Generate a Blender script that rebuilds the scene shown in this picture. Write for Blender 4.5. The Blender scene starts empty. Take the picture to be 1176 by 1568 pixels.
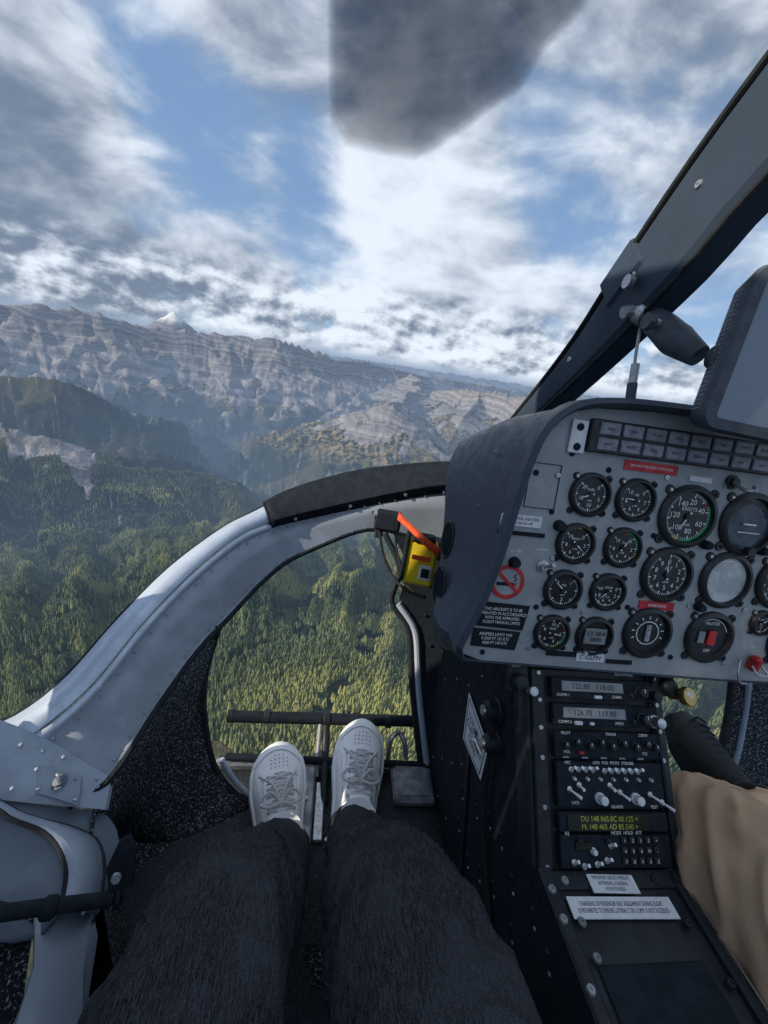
import bpy, math, random
import numpy as np
from mathutils import Vector, Matrix, Euler
random.seed(7); rng=np.random.default_rng(7)
sc=bpy.context.scene
sc.view_settings.view_transform='Standard'; sc.view_settings.look='None'; sc.view_settings.exposure=0
COL=bpy.context.collection
# ------------------------------------------------------------------ camera
rv=Vector((.9855,-.085,.1435)).normalized(); dv=Vector((.1305,.9288,-.347)).normalized()
uv=rv.cross(dv).normalized()
cam=bpy.data.cameras.new("camera"); camo=bpy.data.objects.new("camera",cam); COL.objects.link(camo)
mw=Matrix((rv,uv,-dv)).transposed().to_4x4(); camo.matrix_world=mw
cam.sensor_fit='VERTICAL'; cam.sensor_height=24; cam.lens=620/1568*24; cam.clip_start=.02; cam.clip_end=200000
sc.camera=camo
# ------------------------------------------------------------------ light
SAZ=math.radians(-100); SEL=math.radians(26)
sd=Vector((math.sin(SAZ)*math.cos(SEL),math.cos(SAZ)*math.cos(SEL),math.sin(SEL)))
sl=bpy.data.lights.new("sun",'SUN'); sl.energy=5.0; sl.angle=math.radians(.6); sl.color=(1,.88,.71)
so=bpy.data.objects.new("sun",sl); COL.objects.link(so); so.rotation_euler=sd.to_track_quat('Z','Y').to_euler()
# ------------------------------------------------------------------ node helpers
def N(nt,t,**k):
    n=nt.nodes.new(t)
    for a,b in k.items(): setattr(n,a,b)
    return n
def lk(nt,a,b): nt.links.new(a,b)
def mth(nt,op,a,b=None,c=None,clamp=False):
    n=N(nt,"ShaderNodeMath",operation=op,use_clamp=clamp)
    for i,x in enumerate((a,b,c)):
        if x is None: continue
        if isinstance(x,(int,float)): n.inputs[i].default_value=x
        else: lk(nt,x,n.inputs[i])
    return n.outputs[0]
def mr(nt,x,a,b,c=0,d=1,smooth=True):
    n=N(nt,"ShaderNodeMapRange",interpolation_type='SMOOTHSTEP' if smooth else 'LINEAR')
    lk(nt,x,n.inputs[0])
    for i,q in zip((1,2,3,4),(a,b,c,d)): n.inputs[i].default_value=q
    return n.outputs[0]
def mix(nt,f,a,b,mode='MIX'):
    n=N(nt,"ShaderNodeMix",data_type='RGBA',blend_type=mode)
    if isinstance(f,(int,float)): n.inputs[0].default_value=f
    else: lk(nt,f,n.inputs[0])
    for i,x in ((6,a),(7,b)):
        if isinstance(x,tuple): n.inputs[i].default_value=(*x,1)
        else: lk(nt,x,n.inputs[i])
    return n.outputs[2]
def noise(nt,vec,scale,detail=4,rough=.5,dist=0,w=None):
    n=N(nt,"ShaderNodeTexNoise"); lk(nt,vec,n.inputs['Vector'])
    n.inputs['Scale'].default_value=scale; n.inputs['Detail'].default_value=detail
    n.inputs['Roughness'].default_value=rough; n.inputs['Distortion'].default_value=dist
    return n.outputs[0]
# ------------------------------------------------------------------ world : sky with broken cloud
w=bpy.data.worlds.new("World"); sc.world=w; w.use_nodes=True; nt=w.node_tree; nt.nodes.clear()
sky=N(nt,"ShaderNodeTexSky",sky_type='NISHITA'); sky.sun_disc=False; sky.sun_elevation=SEL; sky.sun_rotation=SAZ%(2*math.pi); sky.altitude=2500
bg=N(nt,"ShaderNodeBackground"); bg.inputs[1].default_value=.11; wo=N(nt,"ShaderNodeOutputWorld"); lk(nt,bg.outputs[0],wo.inputs[0])
tc=N(nt,"ShaderNodeTexCoord"); D=tc.outputs['Generated']
sx=N(nt,"ShaderNodeSeparateXYZ"); lk(nt,D,sx.inputs[0]); X,Y,Z=sx.outputs
zz=mth(nt,'ADD',mth(nt,'MAXIMUM',Z,0.0),.30)
cx=N(nt,"ShaderNodeCombineXYZ"); lk(nt,mth(nt,'ADD',mth(nt,'DIVIDE',X,zz),13.37),cx.inputs[0]); lk(nt,mth(nt,'ADD',mth(nt,'DIVIDE',Y,zz),4.61),cx.inputs[1])
P=cx.outputs[0]
def dirv(az,el):
    az=math.radians(az); el=math.radians(el); return (math.sin(az)*math.cos(el),math.cos(az)*math.cos(el),math.sin(el))
def blob(az,el,rad):
    n=N(nt,"ShaderNodeVectorMath",operation='DOT_PRODUCT'); lk(nt,D,n.inputs[0]); n.inputs[1].default_value=dirv(az,el)
    return mr(nt,n.outputs['Value'],math.cos(math.radians(rad)),1,0,1)
def mapd(scale,loc=(0,0,0)):
    m=N(nt,"ShaderNodeMapping"); lk(nt,D,m.inputs[0]); m.inputs['Scale'].default_value=scale; m.inputs['Location'].default_value=loc; return m.outputs[0]
nA=noise(nt,P,.85,6,.52,.4)
s1_=(4.2,4.2,9.); e1=noise(nt,mapd(s1_,(3.1,1.7,.4)),1,7,.54,.3); e2=noise(nt,mapd(s1_,(3.1-.20,1.7,.4+.26)),1,4,.52,.3)
s2_=(15.,15.,24.); g1=noise(nt,mapd(s2_,(.3,.7,1.4)),1,6,.56,.1); g2=noise(nt,mapd(s2_,(.3-.20,.7,1.4+.30)),1,4,.54,.1)
band=mth(nt,'MULTIPLY',mr(nt,Z,-.01,.02),mr(nt,Z,.17,.08))
cov=mth(nt,'ADD',mth(nt,'MULTIPLY',nA,.46),mth(nt,'MULTIPLY',e1,.54))
cov=mth(nt,'ADD',cov,.035)
for az,el,rad,a in ((-33,9,17,.20),(-14,6,9,.12),(7,16,15,.12),(20,6,13,.12),(0,34,20,.12),(-20,19,9,-.08),(-6,18,6,-.07),(24,21,11,-.07),(-36,33,20,.12),(34,30,18,.10)):
    cov=mth(nt,'ADD',cov,mth(nt,'MULTIPLY',blob(az,el,rad),a))
cov=mth(nt,'ADD',cov,mth(nt,'MULTIPLY',band,.09))
gm=mth(nt,'ADD',mth(nt,'MULTIPLY',band,.62),.08)
cov=mth(nt,'ADD',cov,mth(nt,'MULTIPLY',mth(nt,'SUBTRACT',g1,.5),gm))
cmask=mr(nt,cov,.43,.65)
br=mth(nt,'ADD',mth(nt,'MULTIPLY',mth(nt,'SUBTRACT',e1,e2),2.3),.53)
br=mth(nt,'ADD',br,mth(nt,'MULTIPLY',mth(nt,'MULTIPLY',mth(nt,'SUBTRACT',g1,g2),3.4),mth(nt,'ADD',mth(nt,'MULTIPLY',band,.95),.12)))
br=mth(nt,'ADD',br,mth(nt,'MULTIPLY',mth(nt,'SUBTRACT',nA,.5),1.0))
br=mth(nt,'ADD',br,mth(nt,'MULTIPLY',mth(nt,'SUBTRACT',e1,.5),.6))
br=mth(nt,'SUBTRACT',br,mth(nt,'MULTIPLY',mr(nt,cov,.58,.85),.14))
for az,el,rad,a in ((-33,8,16,-.34),(-17,6.5,9,-.14),(-34,35,22,-.16),(4,38,24,-.18),(34,34,20,-.24),(4,15,14,.36),(-24,13.5,5,.34),(-2,4.2,8,.18),(22,5,10,.18),(-24,30,9,.10),(10,7.5,9,-.06)):
    br=mth(nt,'ADD',br,mth(nt,'MULTIPLY',blob(az,el,rad),a))
bm=mr(nt,br,-.25,1.05,0,1,True)
ccol=mix(nt,bm,(1.6,2.1,2.95),(8.0,8.7,9.6))
blue=mix(nt,.6,sky.outputs[0],(2.4,4.0,6.7))
hz=mr(nt,Z,.12,-.01)
base=mix(nt,mth(nt,'MULTIPLY',hz,.55),blue,(3.8,4.9,6.4))
allc=mix(nt,mth(nt,'MULTIPLY',cmask,.92),base,ccol)
allc=mix(nt,mr(nt,Z,.024,-.012),allc,(2.9,3.8,5.2))
lk(nt,allc,bg.inputs[0])
# ------------------------------------------------------------------ numpy noise
def pn(x,y,seed=0):
    xi=np.floor(x).astype(np.int64); yi=np.floor(y).astype(np.int64); xf=x-xi; yf=y-yi
    def g(ix,iy,dx,dy):
        h=(ix*374761393+iy*668265263+seed*1274126177)&0xffffffff
        h=((h^(h>>13))*1274126177)&0xffffffff
        a=((h^(h>>16))&0xffff)/65536.*2*math.pi
        return np.cos(a)*dx+np.sin(a)*dy
    u=xf*xf*xf*(xf*(xf*6-15)+10); v=yf*yf*yf*(yf*(yf*6-15)+10)
    a=g(xi,yi,xf,yf); b=g(xi+1,yi,xf-1,yf); c=g(xi,yi+1,xf,yf-1); d=g(xi+1,yi+1,xf-1,yf-1)
    return (a+(b-a)*u+(c-a)*v+(a-b-c+d)*u*v)*1.5
def fbm(x,y,o,seed,g=.5):
    s=0;a=1
    for i in range(o): s=s+a*pn(x*2**i+17.3*i,y*2**i-9.1*i,seed+i); a*=g
    return s
def rid(x,y,o,seed,g=.5):
    s=0;a=1;t=0
    for i in range(o): s=s+a*(1-np.abs(pn(x*2**i+7.3*i,y*2**i-5.1*i,seed+i))*1.6); t+=a; a*=g
    return s/t
def sst(a,b,x): t=np.clip((x-a)/(b-a),0,1); return t*t*(3-2*t)
def pol(az,R,z): a=math.radians(az); return (R*math.sin(a),R*math.cos(a),z)
RIDGES=[
 # points, slope, concavity, treeline, spur strength, spur spacing, crest roughness
 ([(-80,10500,150),(-60,9300,100),(-45,9000,70),(-36,9000,20),(-34,9000,85),(-31.7,9000,65),(-27.8,9000,125),(-24.9,9000,15),(-22.4,9200,-10),(-17,9400,50),(-12.4,9500,100),(-8.5,9500,150),(-5,9900,40),(-1,10400,-90),(2.5,11500,-50),(9.6,13000,-200),(15,15000,-250),(20,17000,-280),(28,22000,-300),(40,26000,-280),(60,30000,-100)],.76,.66,-960,.42,1150,20),
 ([(-22.4,13500,200),(-20.9,13500,430),(-19.5,13500,210)],.85,.95,-900,.1,400,8),
 ([(-60,5000,-470),(-40,5000,-575),(-36.6,5000,-615),(-33.5,5000,-585),(-30.8,5000,-600),(-28.6,4900,-690),(-25.6,4700,-900),(-22.3,4300,-1200),(-19,4000,-1350)],.48,.9,500,.5,380,8),
 ([(-60,3800,-520),(-45,3600,-650),(-37.2,3500,-715),(-34.2,3400,-750),(-30.4,3200,-880),(-27,3150,-930),(-19.4,3200,-970),(-14,2700,-1130),(-9,2300,-1230)],.46,.9,500,.55,280,10),
 ([(-7.4,4000,-1320),(-3,4400,-1040),(2,4700,-770),(6.8,5000,-470),(10,5200,-640),(14,5200,-900),(17,5000,-1050)],.76,.85,-860,.6,480,22),
 ([(6.8,5000,-480),(8,4300,-900),(10,3500,-1200)],.62,.8,-860,.5,380,16),
 ([(6.8,5000,-480),(8,7000,-600),(10,9000,-400),(9,12500,-200)],.6,.8,-820,.5,600,22),
 ([(12,9000,-420),(15,8000,-270),(18,7600,-225),(21,7400,-180),(23.4,7300,-200),(26,6800,-420),(30,6000,-800)],.85,.74,-780,.5,600,22),
 ([(18,7600,-240),(16.5,6400,-760),(15,5600,-1100)],.7,.8,-780,.5,400,18),
]
RID=[([pol(*p) for p in r[0]],)+r[1:] for r in RIDGES]
def height(x,y,full=False):
    R=np.hypot(x,y); adeg=np.degrees(np.arctan2(x,y))
    wx=x+180*fbm(x/1500,y/1500,2,11); wy=y+180*fbm(x/1500,y/1500,2,31)
    f1=fbm(x/1100,y/1100,3,51)
    z=-535-.190*R+60*f1*sst(300,1500,R)-150*sst(1400,3000,R)
    ga=rid(adeg/6.5+.4*f1,R/2400,4,55); z=z+125*(ga-.72)*sst(450,1500,R)
    fl=-1430+35*f1
    z=np.maximum(z,fl)
    far=sst(12500,19000,R)
    z=z+far*(rid(x/7500,y/7500,4,71)**2*1300-70)
    thr=np.full_like(x,500.); gall=np.full_like(x,.7)
    lumps=fbm(x/420,y/420,3,120)
    for ri,(pts,sl,cc,tl,sk,gs,cr) in enumerate(RID):
        best=np.full_like(x,-1e9); zc=np.zeros_like(x); dc=np.zeros_like(x); s_c=np.zeros_like(x); cum=0
        for (ax,ay,az_),(bx,by,bz) in zip(pts[:-1],pts[1:]):
            dx,dy=bx-ax,by-ay; L2=dx*dx+dy*dy; L=math.sqrt(L2)
            t=np.clip(((wx-ax)*dx+(wy-ay)*dy)/L2,0,1)
            d=np.hypot(wx-ax-t*dx,wy-ay-t*dy); z0=az_+t*(bz-az_)
            p=z0-sl*d; m=p>best
            best=np.where(m,p,best); zc=np.where(m,z0,zc); dc=np.where(m,d,dc); s_c=np.where(m,cum+t*L,s_c); cum+=L
        act=np.where((best>-2600)&(best+900>z))[0]
        if len(act)==0: continue
        sc_,d_,zc_,f_,l_=s_c[act],dc[act],zc[act],f1[act],lumps[act]
        gul=rid(sc_/gs+.35*f_,d_/(gs*4)+.2*l_,4,200+7*ri); g2=rid(sc_/(gs*3.2),d_/(gs*9),2,230+7*ri)
        dd=d_*np.clip(1+sk*((.70-gul)*1.9+(.7-g2)*1.1),.25,3)
        zz=zc_+cr*1.6*fbm(sc_/(gs*.5),sc_*0+ri,3,260+ri)-sl*300*(dd/300)**cc*(1.0 if cc>.7 else 1.15)
        zz=zz+l_*(16 if tl>0 else 24)*np.clip((zz+1300)/400,0,1)
        m=zz>z[act]; ii=act[m]
        z[ii]=zz[m]; thr[ii]=tl; gall[ii]=gul[m]
    z=z+6*fbm(x/60,y/60,2,140)*sst(600,2500,R)
    rockz=sst(-70,70,z-thr+190*fbm(x/330,y/330,3,160)-240*(.7-gall))
    z=z+rockz*(14*(rid(x/230,y/230,3,170)-.7)+11*fbm(x/1300,(z+.06*x)/34,2,175))
    if not full: return z,rockz
    bl=np.exp(-((adeg+34)/4.2)**2-((R-3350)/250)**2)*1.4*(gall>.55)+np.exp(-((adeg+31)/1.4)**2-((R-3050)/280)**2)*.9
    st=np.abs(pn(adeg/1.7+.5*f1,R/1500,401))+.35*np.abs(fbm(x/45,y/45,2,410))
    chute=(1-sst(.04,.10,st))*sst(1300,1700,R)*(1-sst(3200,3600,R))*(adeg<2)*.85*sst(-.35,.15,fbm(x/500,y/500,2,420))
    st2=np.abs(pn(adeg/1.1,R/2600,431)); chute=np.maximum(chute,(1-sst(.04,.09,st2))*sst(3500,3900,R)*(R<5200)*.5)
    rock=np.clip(np.maximum(np.maximum(rockz,chute),sst(.35,.7,bl+.35*fbm(x/120,y/120,3,180))),0,1)
    snow=sst(120,200,z)*(R>12500)
    rock=np.maximum(rock,far*.75)
    alp_sunlit=sst(-1200,-880,z+120*lumps)*(thr<0)  # tan alpine meadow by height; also paints sunlit slopes brighter
    warm=np.clip(.5+.9*fbm(x/800,y/800,3,450),0,1)
    return z,rock,snow,alp_sunlit,warm
az=np.concatenate([np.linspace(-61,61,800,endpoint=False),np.linspace(61,299,44,endpoint=False)])
Rr=np.exp(np.linspace(math.log(80),math.log(90000),700))
A,RR=np.meshgrid(np.radians(az),Rr); xx=(RR*np.sin(A)).ravel(); yy=(RR*np.cos(A)).ravel()
zt,rock,snow,alp_sunlit,warm=height(xx,yy,True)
na,nr=len(az),len(Rr)
i=np.arange(nr-1)[:,None]*na+np.arange(na)[None,:]; j=np.arange(nr-1)[:,None]*na+(np.arange(na)[None,:]+1)%na
fa=np.stack([i,i+na,j+na,j],-1).reshape(-1,4)
def np_mesh(name,co,faces,k):
    me=bpy.data.meshes.new(name); n=len(faces)
    me.vertices.add(len(co)); me.vertices.foreach_set("co",co.astype(np.float32).ravel())
    me.loops.add(n*k); me.loops.foreach_set("vertex_index",faces.astype(np.int32).ravel())
    me.polygons.add(n); me.polygons.foreach_set("loop_start",np.arange(0,n*k,k,dtype=np.int32))
    me.update(calc_edges=True); return me
me=np_mesh("terrain",np.stack([xx,yy,zt],-1),fa,4)
at=me.attributes.new("mask",'FLOAT_COLOR','POINT'); at.data.foreach_set("color",np.stack([rock,snow,alp_sunlit,warm],-1).astype(np.float32).ravel())
at=me.attributes.new("warm",'FLOAT','POINT'); at.data.foreach_set("value",warm.astype(np.float32))
me.polygons.foreach_set("use_smooth",np.ones(len(me.polygons),dtype=bool))
ter=bpy.data.objects.new("terrain",me); COL.objects.link(ter)
# terrain material
HAZE=(.205,.305,.47)  # aerial haze blended into the materials as emission, growing with distance
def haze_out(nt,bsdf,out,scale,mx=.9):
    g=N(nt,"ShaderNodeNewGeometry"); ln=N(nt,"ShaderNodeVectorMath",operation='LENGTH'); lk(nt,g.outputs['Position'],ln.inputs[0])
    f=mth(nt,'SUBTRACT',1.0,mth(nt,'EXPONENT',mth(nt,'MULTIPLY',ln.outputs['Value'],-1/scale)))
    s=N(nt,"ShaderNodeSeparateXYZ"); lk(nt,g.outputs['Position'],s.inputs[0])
    low=mr(nt,s.outputs[2],-350,-1400,.66,1.5,False)  # stronger low down, also painting bluish cloud shade into the valley
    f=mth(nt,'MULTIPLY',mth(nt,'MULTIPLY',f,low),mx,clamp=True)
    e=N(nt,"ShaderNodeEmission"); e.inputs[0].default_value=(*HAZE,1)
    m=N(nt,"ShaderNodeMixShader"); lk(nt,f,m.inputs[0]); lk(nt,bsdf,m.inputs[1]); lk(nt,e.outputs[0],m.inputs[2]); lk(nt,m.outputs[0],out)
mt=bpy.data.materials.new("terrain_ground"); mt.use_nodes=True; mt.cycles.emission_sampling='NONE'; nt=mt.node_tree
bs=nt.nodes["Principled BSDF"]; outp=nt.nodes["Material Output"]; bs.inputs['Roughness'].default_value=.95; bs.inputs['Specular IOR Level'].default_value=.1
g=N(nt,"ShaderNodeNewGeometry"); PP=g.outputs['Position']
am=N(nt,"ShaderNodeAttribute",attribute_name="mask"); sp_=N(nt,"ShaderNodeSeparateColor"); lk(nt,am.outputs['Color'],sp_.inputs[0]); rockA,snowA,alpA=sp_.outputs[0],sp_.outputs[1],sp_.outputs[2]
aw=N(nt,"ShaderNodeAttribute",attribute_name="warm"); warmA=aw.outputs['Fac']
vo=N(nt,"ShaderNodeTexVoronoi"); lk(nt,PP,vo.inputs['Vector']); vo.inputs['Scale'].default_value=.085
n2=noise(nt,PP,.018,4,.68)
f1=mix(nt,mr(nt,n2,.35,.7),(.016,.031,.018),(.054,.074,.034))
f1=mix(nt,mr(nt,vo.outputs['Distance'],0,.75),f1,(.009,.017,.012))
f1=mix(nt,mth(nt,'MULTIPLY',mr(nt,warmA,.5,.85),.5),f1,(.12,.105,.055))
f1=mix(nt,mth(nt,'MULTIPLY',alpA,mr(nt,n2,.42,.6)),f1,(.25,.195,.105))
s=N(nt,"ShaderNodeSeparateXYZ"); lk(nt,PP,s.inputs[0])
wz=mth(nt,'ADD',s.outputs[2],mth(nt,'MULTIPLY',warmA,90)); wz=mth(nt,'ADD',wz,mth(nt,'MULTIPLY',s.outputs[0],.065)); wz=mth(nt,'ADD',wz,mth(nt,'MULTIPLY',n2,50))
cz=N(nt,"ShaderNodeCombineXYZ"); lk(nt,mth(nt,'MULTIPLY',wz,.0135),cz.inputs[0])
st=noise(nt,cz.outputs[0],1.0,5,.66)
rk=mix(nt,mr(nt,st,.38,.62),(.110,.106,.116),(.33,.315,.312))
n4=noise(nt,PP,.006,5,.72)
rk=mix(nt,mth(nt,'MULTIPLY',mr(nt,n4,.42,.66),.45),rk,(.195,.187,.188))
rk=mix(nt,mth(nt,'MULTIPLY',mr(nt,warmA,.6,.85),.25),rk,(.33,.28,.225))
rk=mix(nt,mth(nt,'MULTIPLY',mr(nt,n2,.60,.66),.45),rk,(.55,.55,.56))
rmask=mr(nt,mth(nt,'ADD',rockA,mth(nt,'MULTIPLY',mth(nt,'SUBTRACT',n4,.5),1.0)),.35,.62)
cc=mix(nt,rmask,f1,rk); cc=mix(nt,snowA,cc,(.90,.90,.88))
lk(nt,cc,bs.inputs['Base Color'])
bp=N(nt,"ShaderNodeBump"); bp.inputs['Strength'].default_value=1.0; bp.inputs['Distance'].default_value=14
lk(nt,noise(nt,PP,.03,3,.75),bp.inputs['Height']); lk(nt,bp.outputs[0],bs.inputs['Normal'])
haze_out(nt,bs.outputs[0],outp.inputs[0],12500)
me.materials.append(mt)
# ------------------------------------------------------------------ conifer forest (one mesh)
NT=105000
tr=rng.uniform(430,3200,NT); ta=np.radians(rng.uniform(-46,26,NT))
ext=9000; tr=np.concatenate([tr,rng.uniform(700,2000,ext)]); ta=np.concatenate([ta,np.radians(rng.uniform(46,60,ext))])
tx=tr*np.sin(ta); ty=tr*np.cos(ta)
dens=fbm(tx/90,ty/90,3,300); keep=(dens>-.42)
tx,ty,tr=tx[keep],ty[keep],tr[keep]
tz,trk,_,_,_=height(tx,ty,True); k2=trk<.35; tx,ty,tz,tr=tx[k2],ty[k2],tz[k2],tr[k2]
n=len(tx); H=rng.uniform(10,25,n)*(1+.25*fbm(tx/200,ty/200,2,320)); rad=H*rng.uniform(.14,.23,n)
tone=np.clip(.5+.28*rng.standard_normal(n)+.7*fbm(tx/260,ty/260,3,340),0,1)
sunlit_yel=np.clip(.6*sst(.05,.55,fbm(tx/300,ty/300,3,363))+1.0*np.exp(-((tx-20)/180)**2-((ty-620)/130)**2)+.14*rng.standard_normal(n),0,1)  # patchy yellow-green paints sunlit areas into the tree colour, plus random variation
S=5; vs=[];fs=[]
ph=rng.uniform(0,6.28,n)
tiers=((.06,.55,1.0),(.32,.80,.74),(.58,1.0,.45)); off=0
for lo,hi,rs in tiers:
    jit=rng.uniform(.7,1.3,(n,S))
    ang=ph[:,None]+np.arange(S)[None,:]*2*math.pi/S
    ring=np.stack([tx[:,None]+rad[:,None]*rs*jit*np.cos(ang),ty[:,None]+rad[:,None]*rs*jit*np.sin(ang),(tz+H*lo)[:,None]+0*ang-rng.uniform(0,1,(n,S))],-1)
    apex=np.stack([tx,ty,tz+H*hi],-1)[:,None,:]
    v=np.concatenate([ring,apex],1).reshape(-1,3); vs.append(v)
    b=off+np.arange(n)[:,None]*(S+1); kk=np.arange(S)[None,:]
    fs.append(np.stack([b+kk,b+(kk+1)%S,b+S+0*kk],-1).reshape(-1,3)); off+=n*(S+1)
fme=np_mesh("conifer_forest",np.concatenate(vs),np.concatenate(fs),3)
for nm,ar in (("tone",tone),("sunlit_yel",sunlit_yel)):
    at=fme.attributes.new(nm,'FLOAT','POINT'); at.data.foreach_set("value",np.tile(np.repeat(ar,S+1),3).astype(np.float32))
fo=bpy.data.objects.new("conifer_forest",fme); COL.objects.link(fo)
mt=bpy.data.materials.new("conifer_foliage"); mt.use_nodes=True; mt.cycles.emission_sampling='NONE'; nt=mt.node_tree
bs=nt.nodes["Principled BSDF"]; bs.inputs['Roughness'].default_value=.9; bs.inputs['Specular IOR Level'].default_value=.15
a1=N(nt,"ShaderNodeAttribute",attribute_name="tone"); a2=N(nt,"ShaderNodeAttribute",attribute_name="sunlit_yel")
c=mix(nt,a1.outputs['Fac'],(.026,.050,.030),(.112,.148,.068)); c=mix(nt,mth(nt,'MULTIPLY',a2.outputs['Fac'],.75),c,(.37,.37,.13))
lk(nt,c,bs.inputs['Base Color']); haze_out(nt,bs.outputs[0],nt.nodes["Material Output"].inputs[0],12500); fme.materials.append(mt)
# ================================================================== cabin materials
def M(name,col,rough=.5,metal=0,col2=None,ns=60,bump=0,bs_=300,spec=.35,coat=0,th=(.4,.6),detail=3):
    m=bpy.data.materials.new(name); m.use_nodes=True; nt=m.node_tree; b=nt.nodes["Principled BSDF"]
    b.inputs['Base Color'].default_value=(*col,1); b.inputs['Roughness'].default_value=rough; b.inputs['Metallic'].default_value=metal
    b.inputs['Specular IOR Level'].default_value=spec; b.inputs['Coat Weight'].default_value=coat
    g=N(nt,"ShaderNodeNewGeometry"); v=g.outputs['Position']
    if col2 is None: col2=tuple(x*.72 for x in col)
    nn=noise(nt,v,ns,detail,.6); lk(nt,mix(nt,mr(nt,nn,*th),col,col2),b.inputs['Base Color'])
    lk(nt,mr(nt,nn,.3,.7,max(.05,rough-.08),min(1,rough+.10)),b.inputs['Roughness'])
    if bump:
        bb=N(nt,"ShaderNodeBump"); bb.inputs['Strength'].default_value=bump; bb.inputs['Distance'].default_value=.002
        lk(nt,noise(nt,v,bs_,2,.6),bb.inputs['Height']); lk(nt,bb.outputs[0],b.inputs['Normal'])
    return m
mGrey=M("panel_grey_paint",(.34,.36,.37),.5,0,(.30,.32,.33),40,.08,900)
mBlack=M("black_paint",(.022,.027,.034),.45,0,(.016,.019,.024),30,.12,700,spec=.3)
mBlackM=M("black_matte",(.020,.026,.035),.75,0,(.015,.020,.027),50,.25,900,spec=.12)
mHood=M("hood_dark_plastic",(.050,.066,.090),.45,0,(.046,.061,.083),60,.12,1300,spec=.35)
mPost=M("post_dark_paint",(.034,.052,.080),.55,0,(.031,.047,.072),14,.15,900,spec=.22)
mSilver=M("silver_paint",(.55,.63,.74),.40,.3,(.48,.55,.65),25,.05,400)
mArch=M("arch_grey_metal",(.29,.335,.395),.5,.2,(.25,.29,.34),18,.1,200)
mSteel=M("steel",(.55,.56,.58),.35,.8,(.4,.41,.42),200)
mDoor=M("door_grey_paint",(.31,.375,.46),.5,.1,(.26,.315,.39),14,.1,300)
mDoor2=M("door_blue_grey",(.14,.18,.23),.55,.05,(.11,.14,.18),10,.1,300)
mRub=M("rubber_seal",(.022,.026,.031),.65,spec=.2)
mCarp=M("speckled_carpet",(.026,.031,.038),.95,0,(.36,.41,.46),320,.9,300,.1,th=(.54,.66),detail=3)
mFloor=M("floor_carpet",(.050,.058,.068),.95,0,(.13,.145,.165),300,.8,500,.1,th=(.5,.7))
mTray=M("footwell_metal",(.34,.355,.38),.45,.4,(.2,.21,.23),30,.2,120)
mWhite=M("white_print",(.86,.87,.88),.6,0,(.82,.83,.84),100)
mPaper=M("placard_white",(.74,.76,.78),.55,0,(.66,.69,.72),60)
mRed=M("red_label",(.60,.035,.04),.5)
mDial=M("dial_black",(.016,.017,.020),.3,0,(.021,.022,.025),50)
mDialW=M("dial_painted_glare",(.42,.44,.44),.3,0,(.62,.64,.63),30)  # pale face colour imitates a reflection on the dial glass
mDialB=M("attitude_dark",(.045,.065,.10),.25)
mBez=M("bezel_black",(.028,.030,.034),.4)
mGreen=M("green_arc",(.02,.50,.16),.5); mYel=M("yellow_arc",(.75,.55,.05),.5)
mLcd=M("lcd_grey",(.26,.28,.29),.3,0,(.22,.235,.24),60)
mLcdD=M("display_dark",(.020,.024,.016),.25)
mLcdT=M("display_amber_text",(.62,.66,.08),.5)
mAnn=M("annunciator_lens",(.27,.275,.32),.3,0,(.18,.18,.215),120)
mTan=M("tan_trousers",(.60,.41,.265),.9,0,(.52,.35,.225),9,.5,900,.15)
mYB=M("yellow_plastic",(.85,.64,.02),.45,0,(.72,.54,.02),40); mOr=M("orange_strap",(.80,.10,.025),.6)
mShoe=M("white_leather",(.90,.905,.91),.45,0,(.86,.865,.87),22,.15,600); mSole=M("white_rubber",(.85,.855,.86),.65,0,(.76,.76,.77),60)
mSock=M("sock_white",(.86,.88,.90),.95,0,(.78,.80,.83),500,.5,900)
mLace=M("lace_cotton",(.68,.68,.68),.9,0,(.48,.48,.49),900)
mBoot=M("boot_black",(.016,.017,.020),.6,0,(.026,.027,.030),60,.4,300,spec=.2)
mGold=M("brass",(.55,.38,.14),.3,.9)
mScr=M("display_screen",(.24,.275,.325),.15,0,(.20,.235,.275),6,coat=.4)
mCase=M("display_case",(.070,.084,.105),.5,0,(.058,.070,.087),80,.3,800)
mClear=M("cable_clear",(.55,.57,.58),.3)
# denim
mDen=bpy.data.materials.new("black_denim"); mDen.use_nodes=True; nt=mDen.node_tree; b=nt.nodes["Principled BSDF"]; b.inputs['Roughness'].default_value=.92; b.inputs['Specular IOR Level'].default_value=.1
g=N(nt,"ShaderNodeNewGeometry"); v=g.outputs['Position']
mp=N(nt,"ShaderNodeMapping"); lk(nt,v,mp.inputs[0]); mp.inputs['Rotation'].default_value=(.2,.1,.55); mp.inputs['Scale'].default_value=(1200,110,220)
n1=noise(nt,mp.outputs[0],1,3,.65); n2=noise(nt,v,14,4,.60); n3=noise(nt,v,1100,2,.5)
c=mix(nt,mr(nt,n1,.38,.66),(.012,.013,.016),(.056,.060,.071)); c=mix(nt,mth(nt,'MULTIPLY',mr(nt,n2,.44,.70),.5),c,(.062,.067,.079)); c=mix(nt,mth(nt,'MULTIPLY',mr(nt,n3,.56,.68),.5),c,(.15,.158,.18))
lk(nt,c,b.inputs['Base Color']); bb=N(nt,"ShaderNodeBump"); bb.inputs['Strength'].default_value=.9; bb.inputs['Distance'].default_value=.0032
lk(nt,mth(nt,'ADD',mth(nt,'MULTIPLY',n1,.6),mth(nt,'MULTIPLY',n2,4.5)),bb.inputs['Height']); lk(nt,bb.outputs[0],b.inputs['Normal'])
mSeam=M("denim_seam",(.070,.075,.086),.9,0,(.028,.030,.035),700,.5,900,spec=.1)
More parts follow.
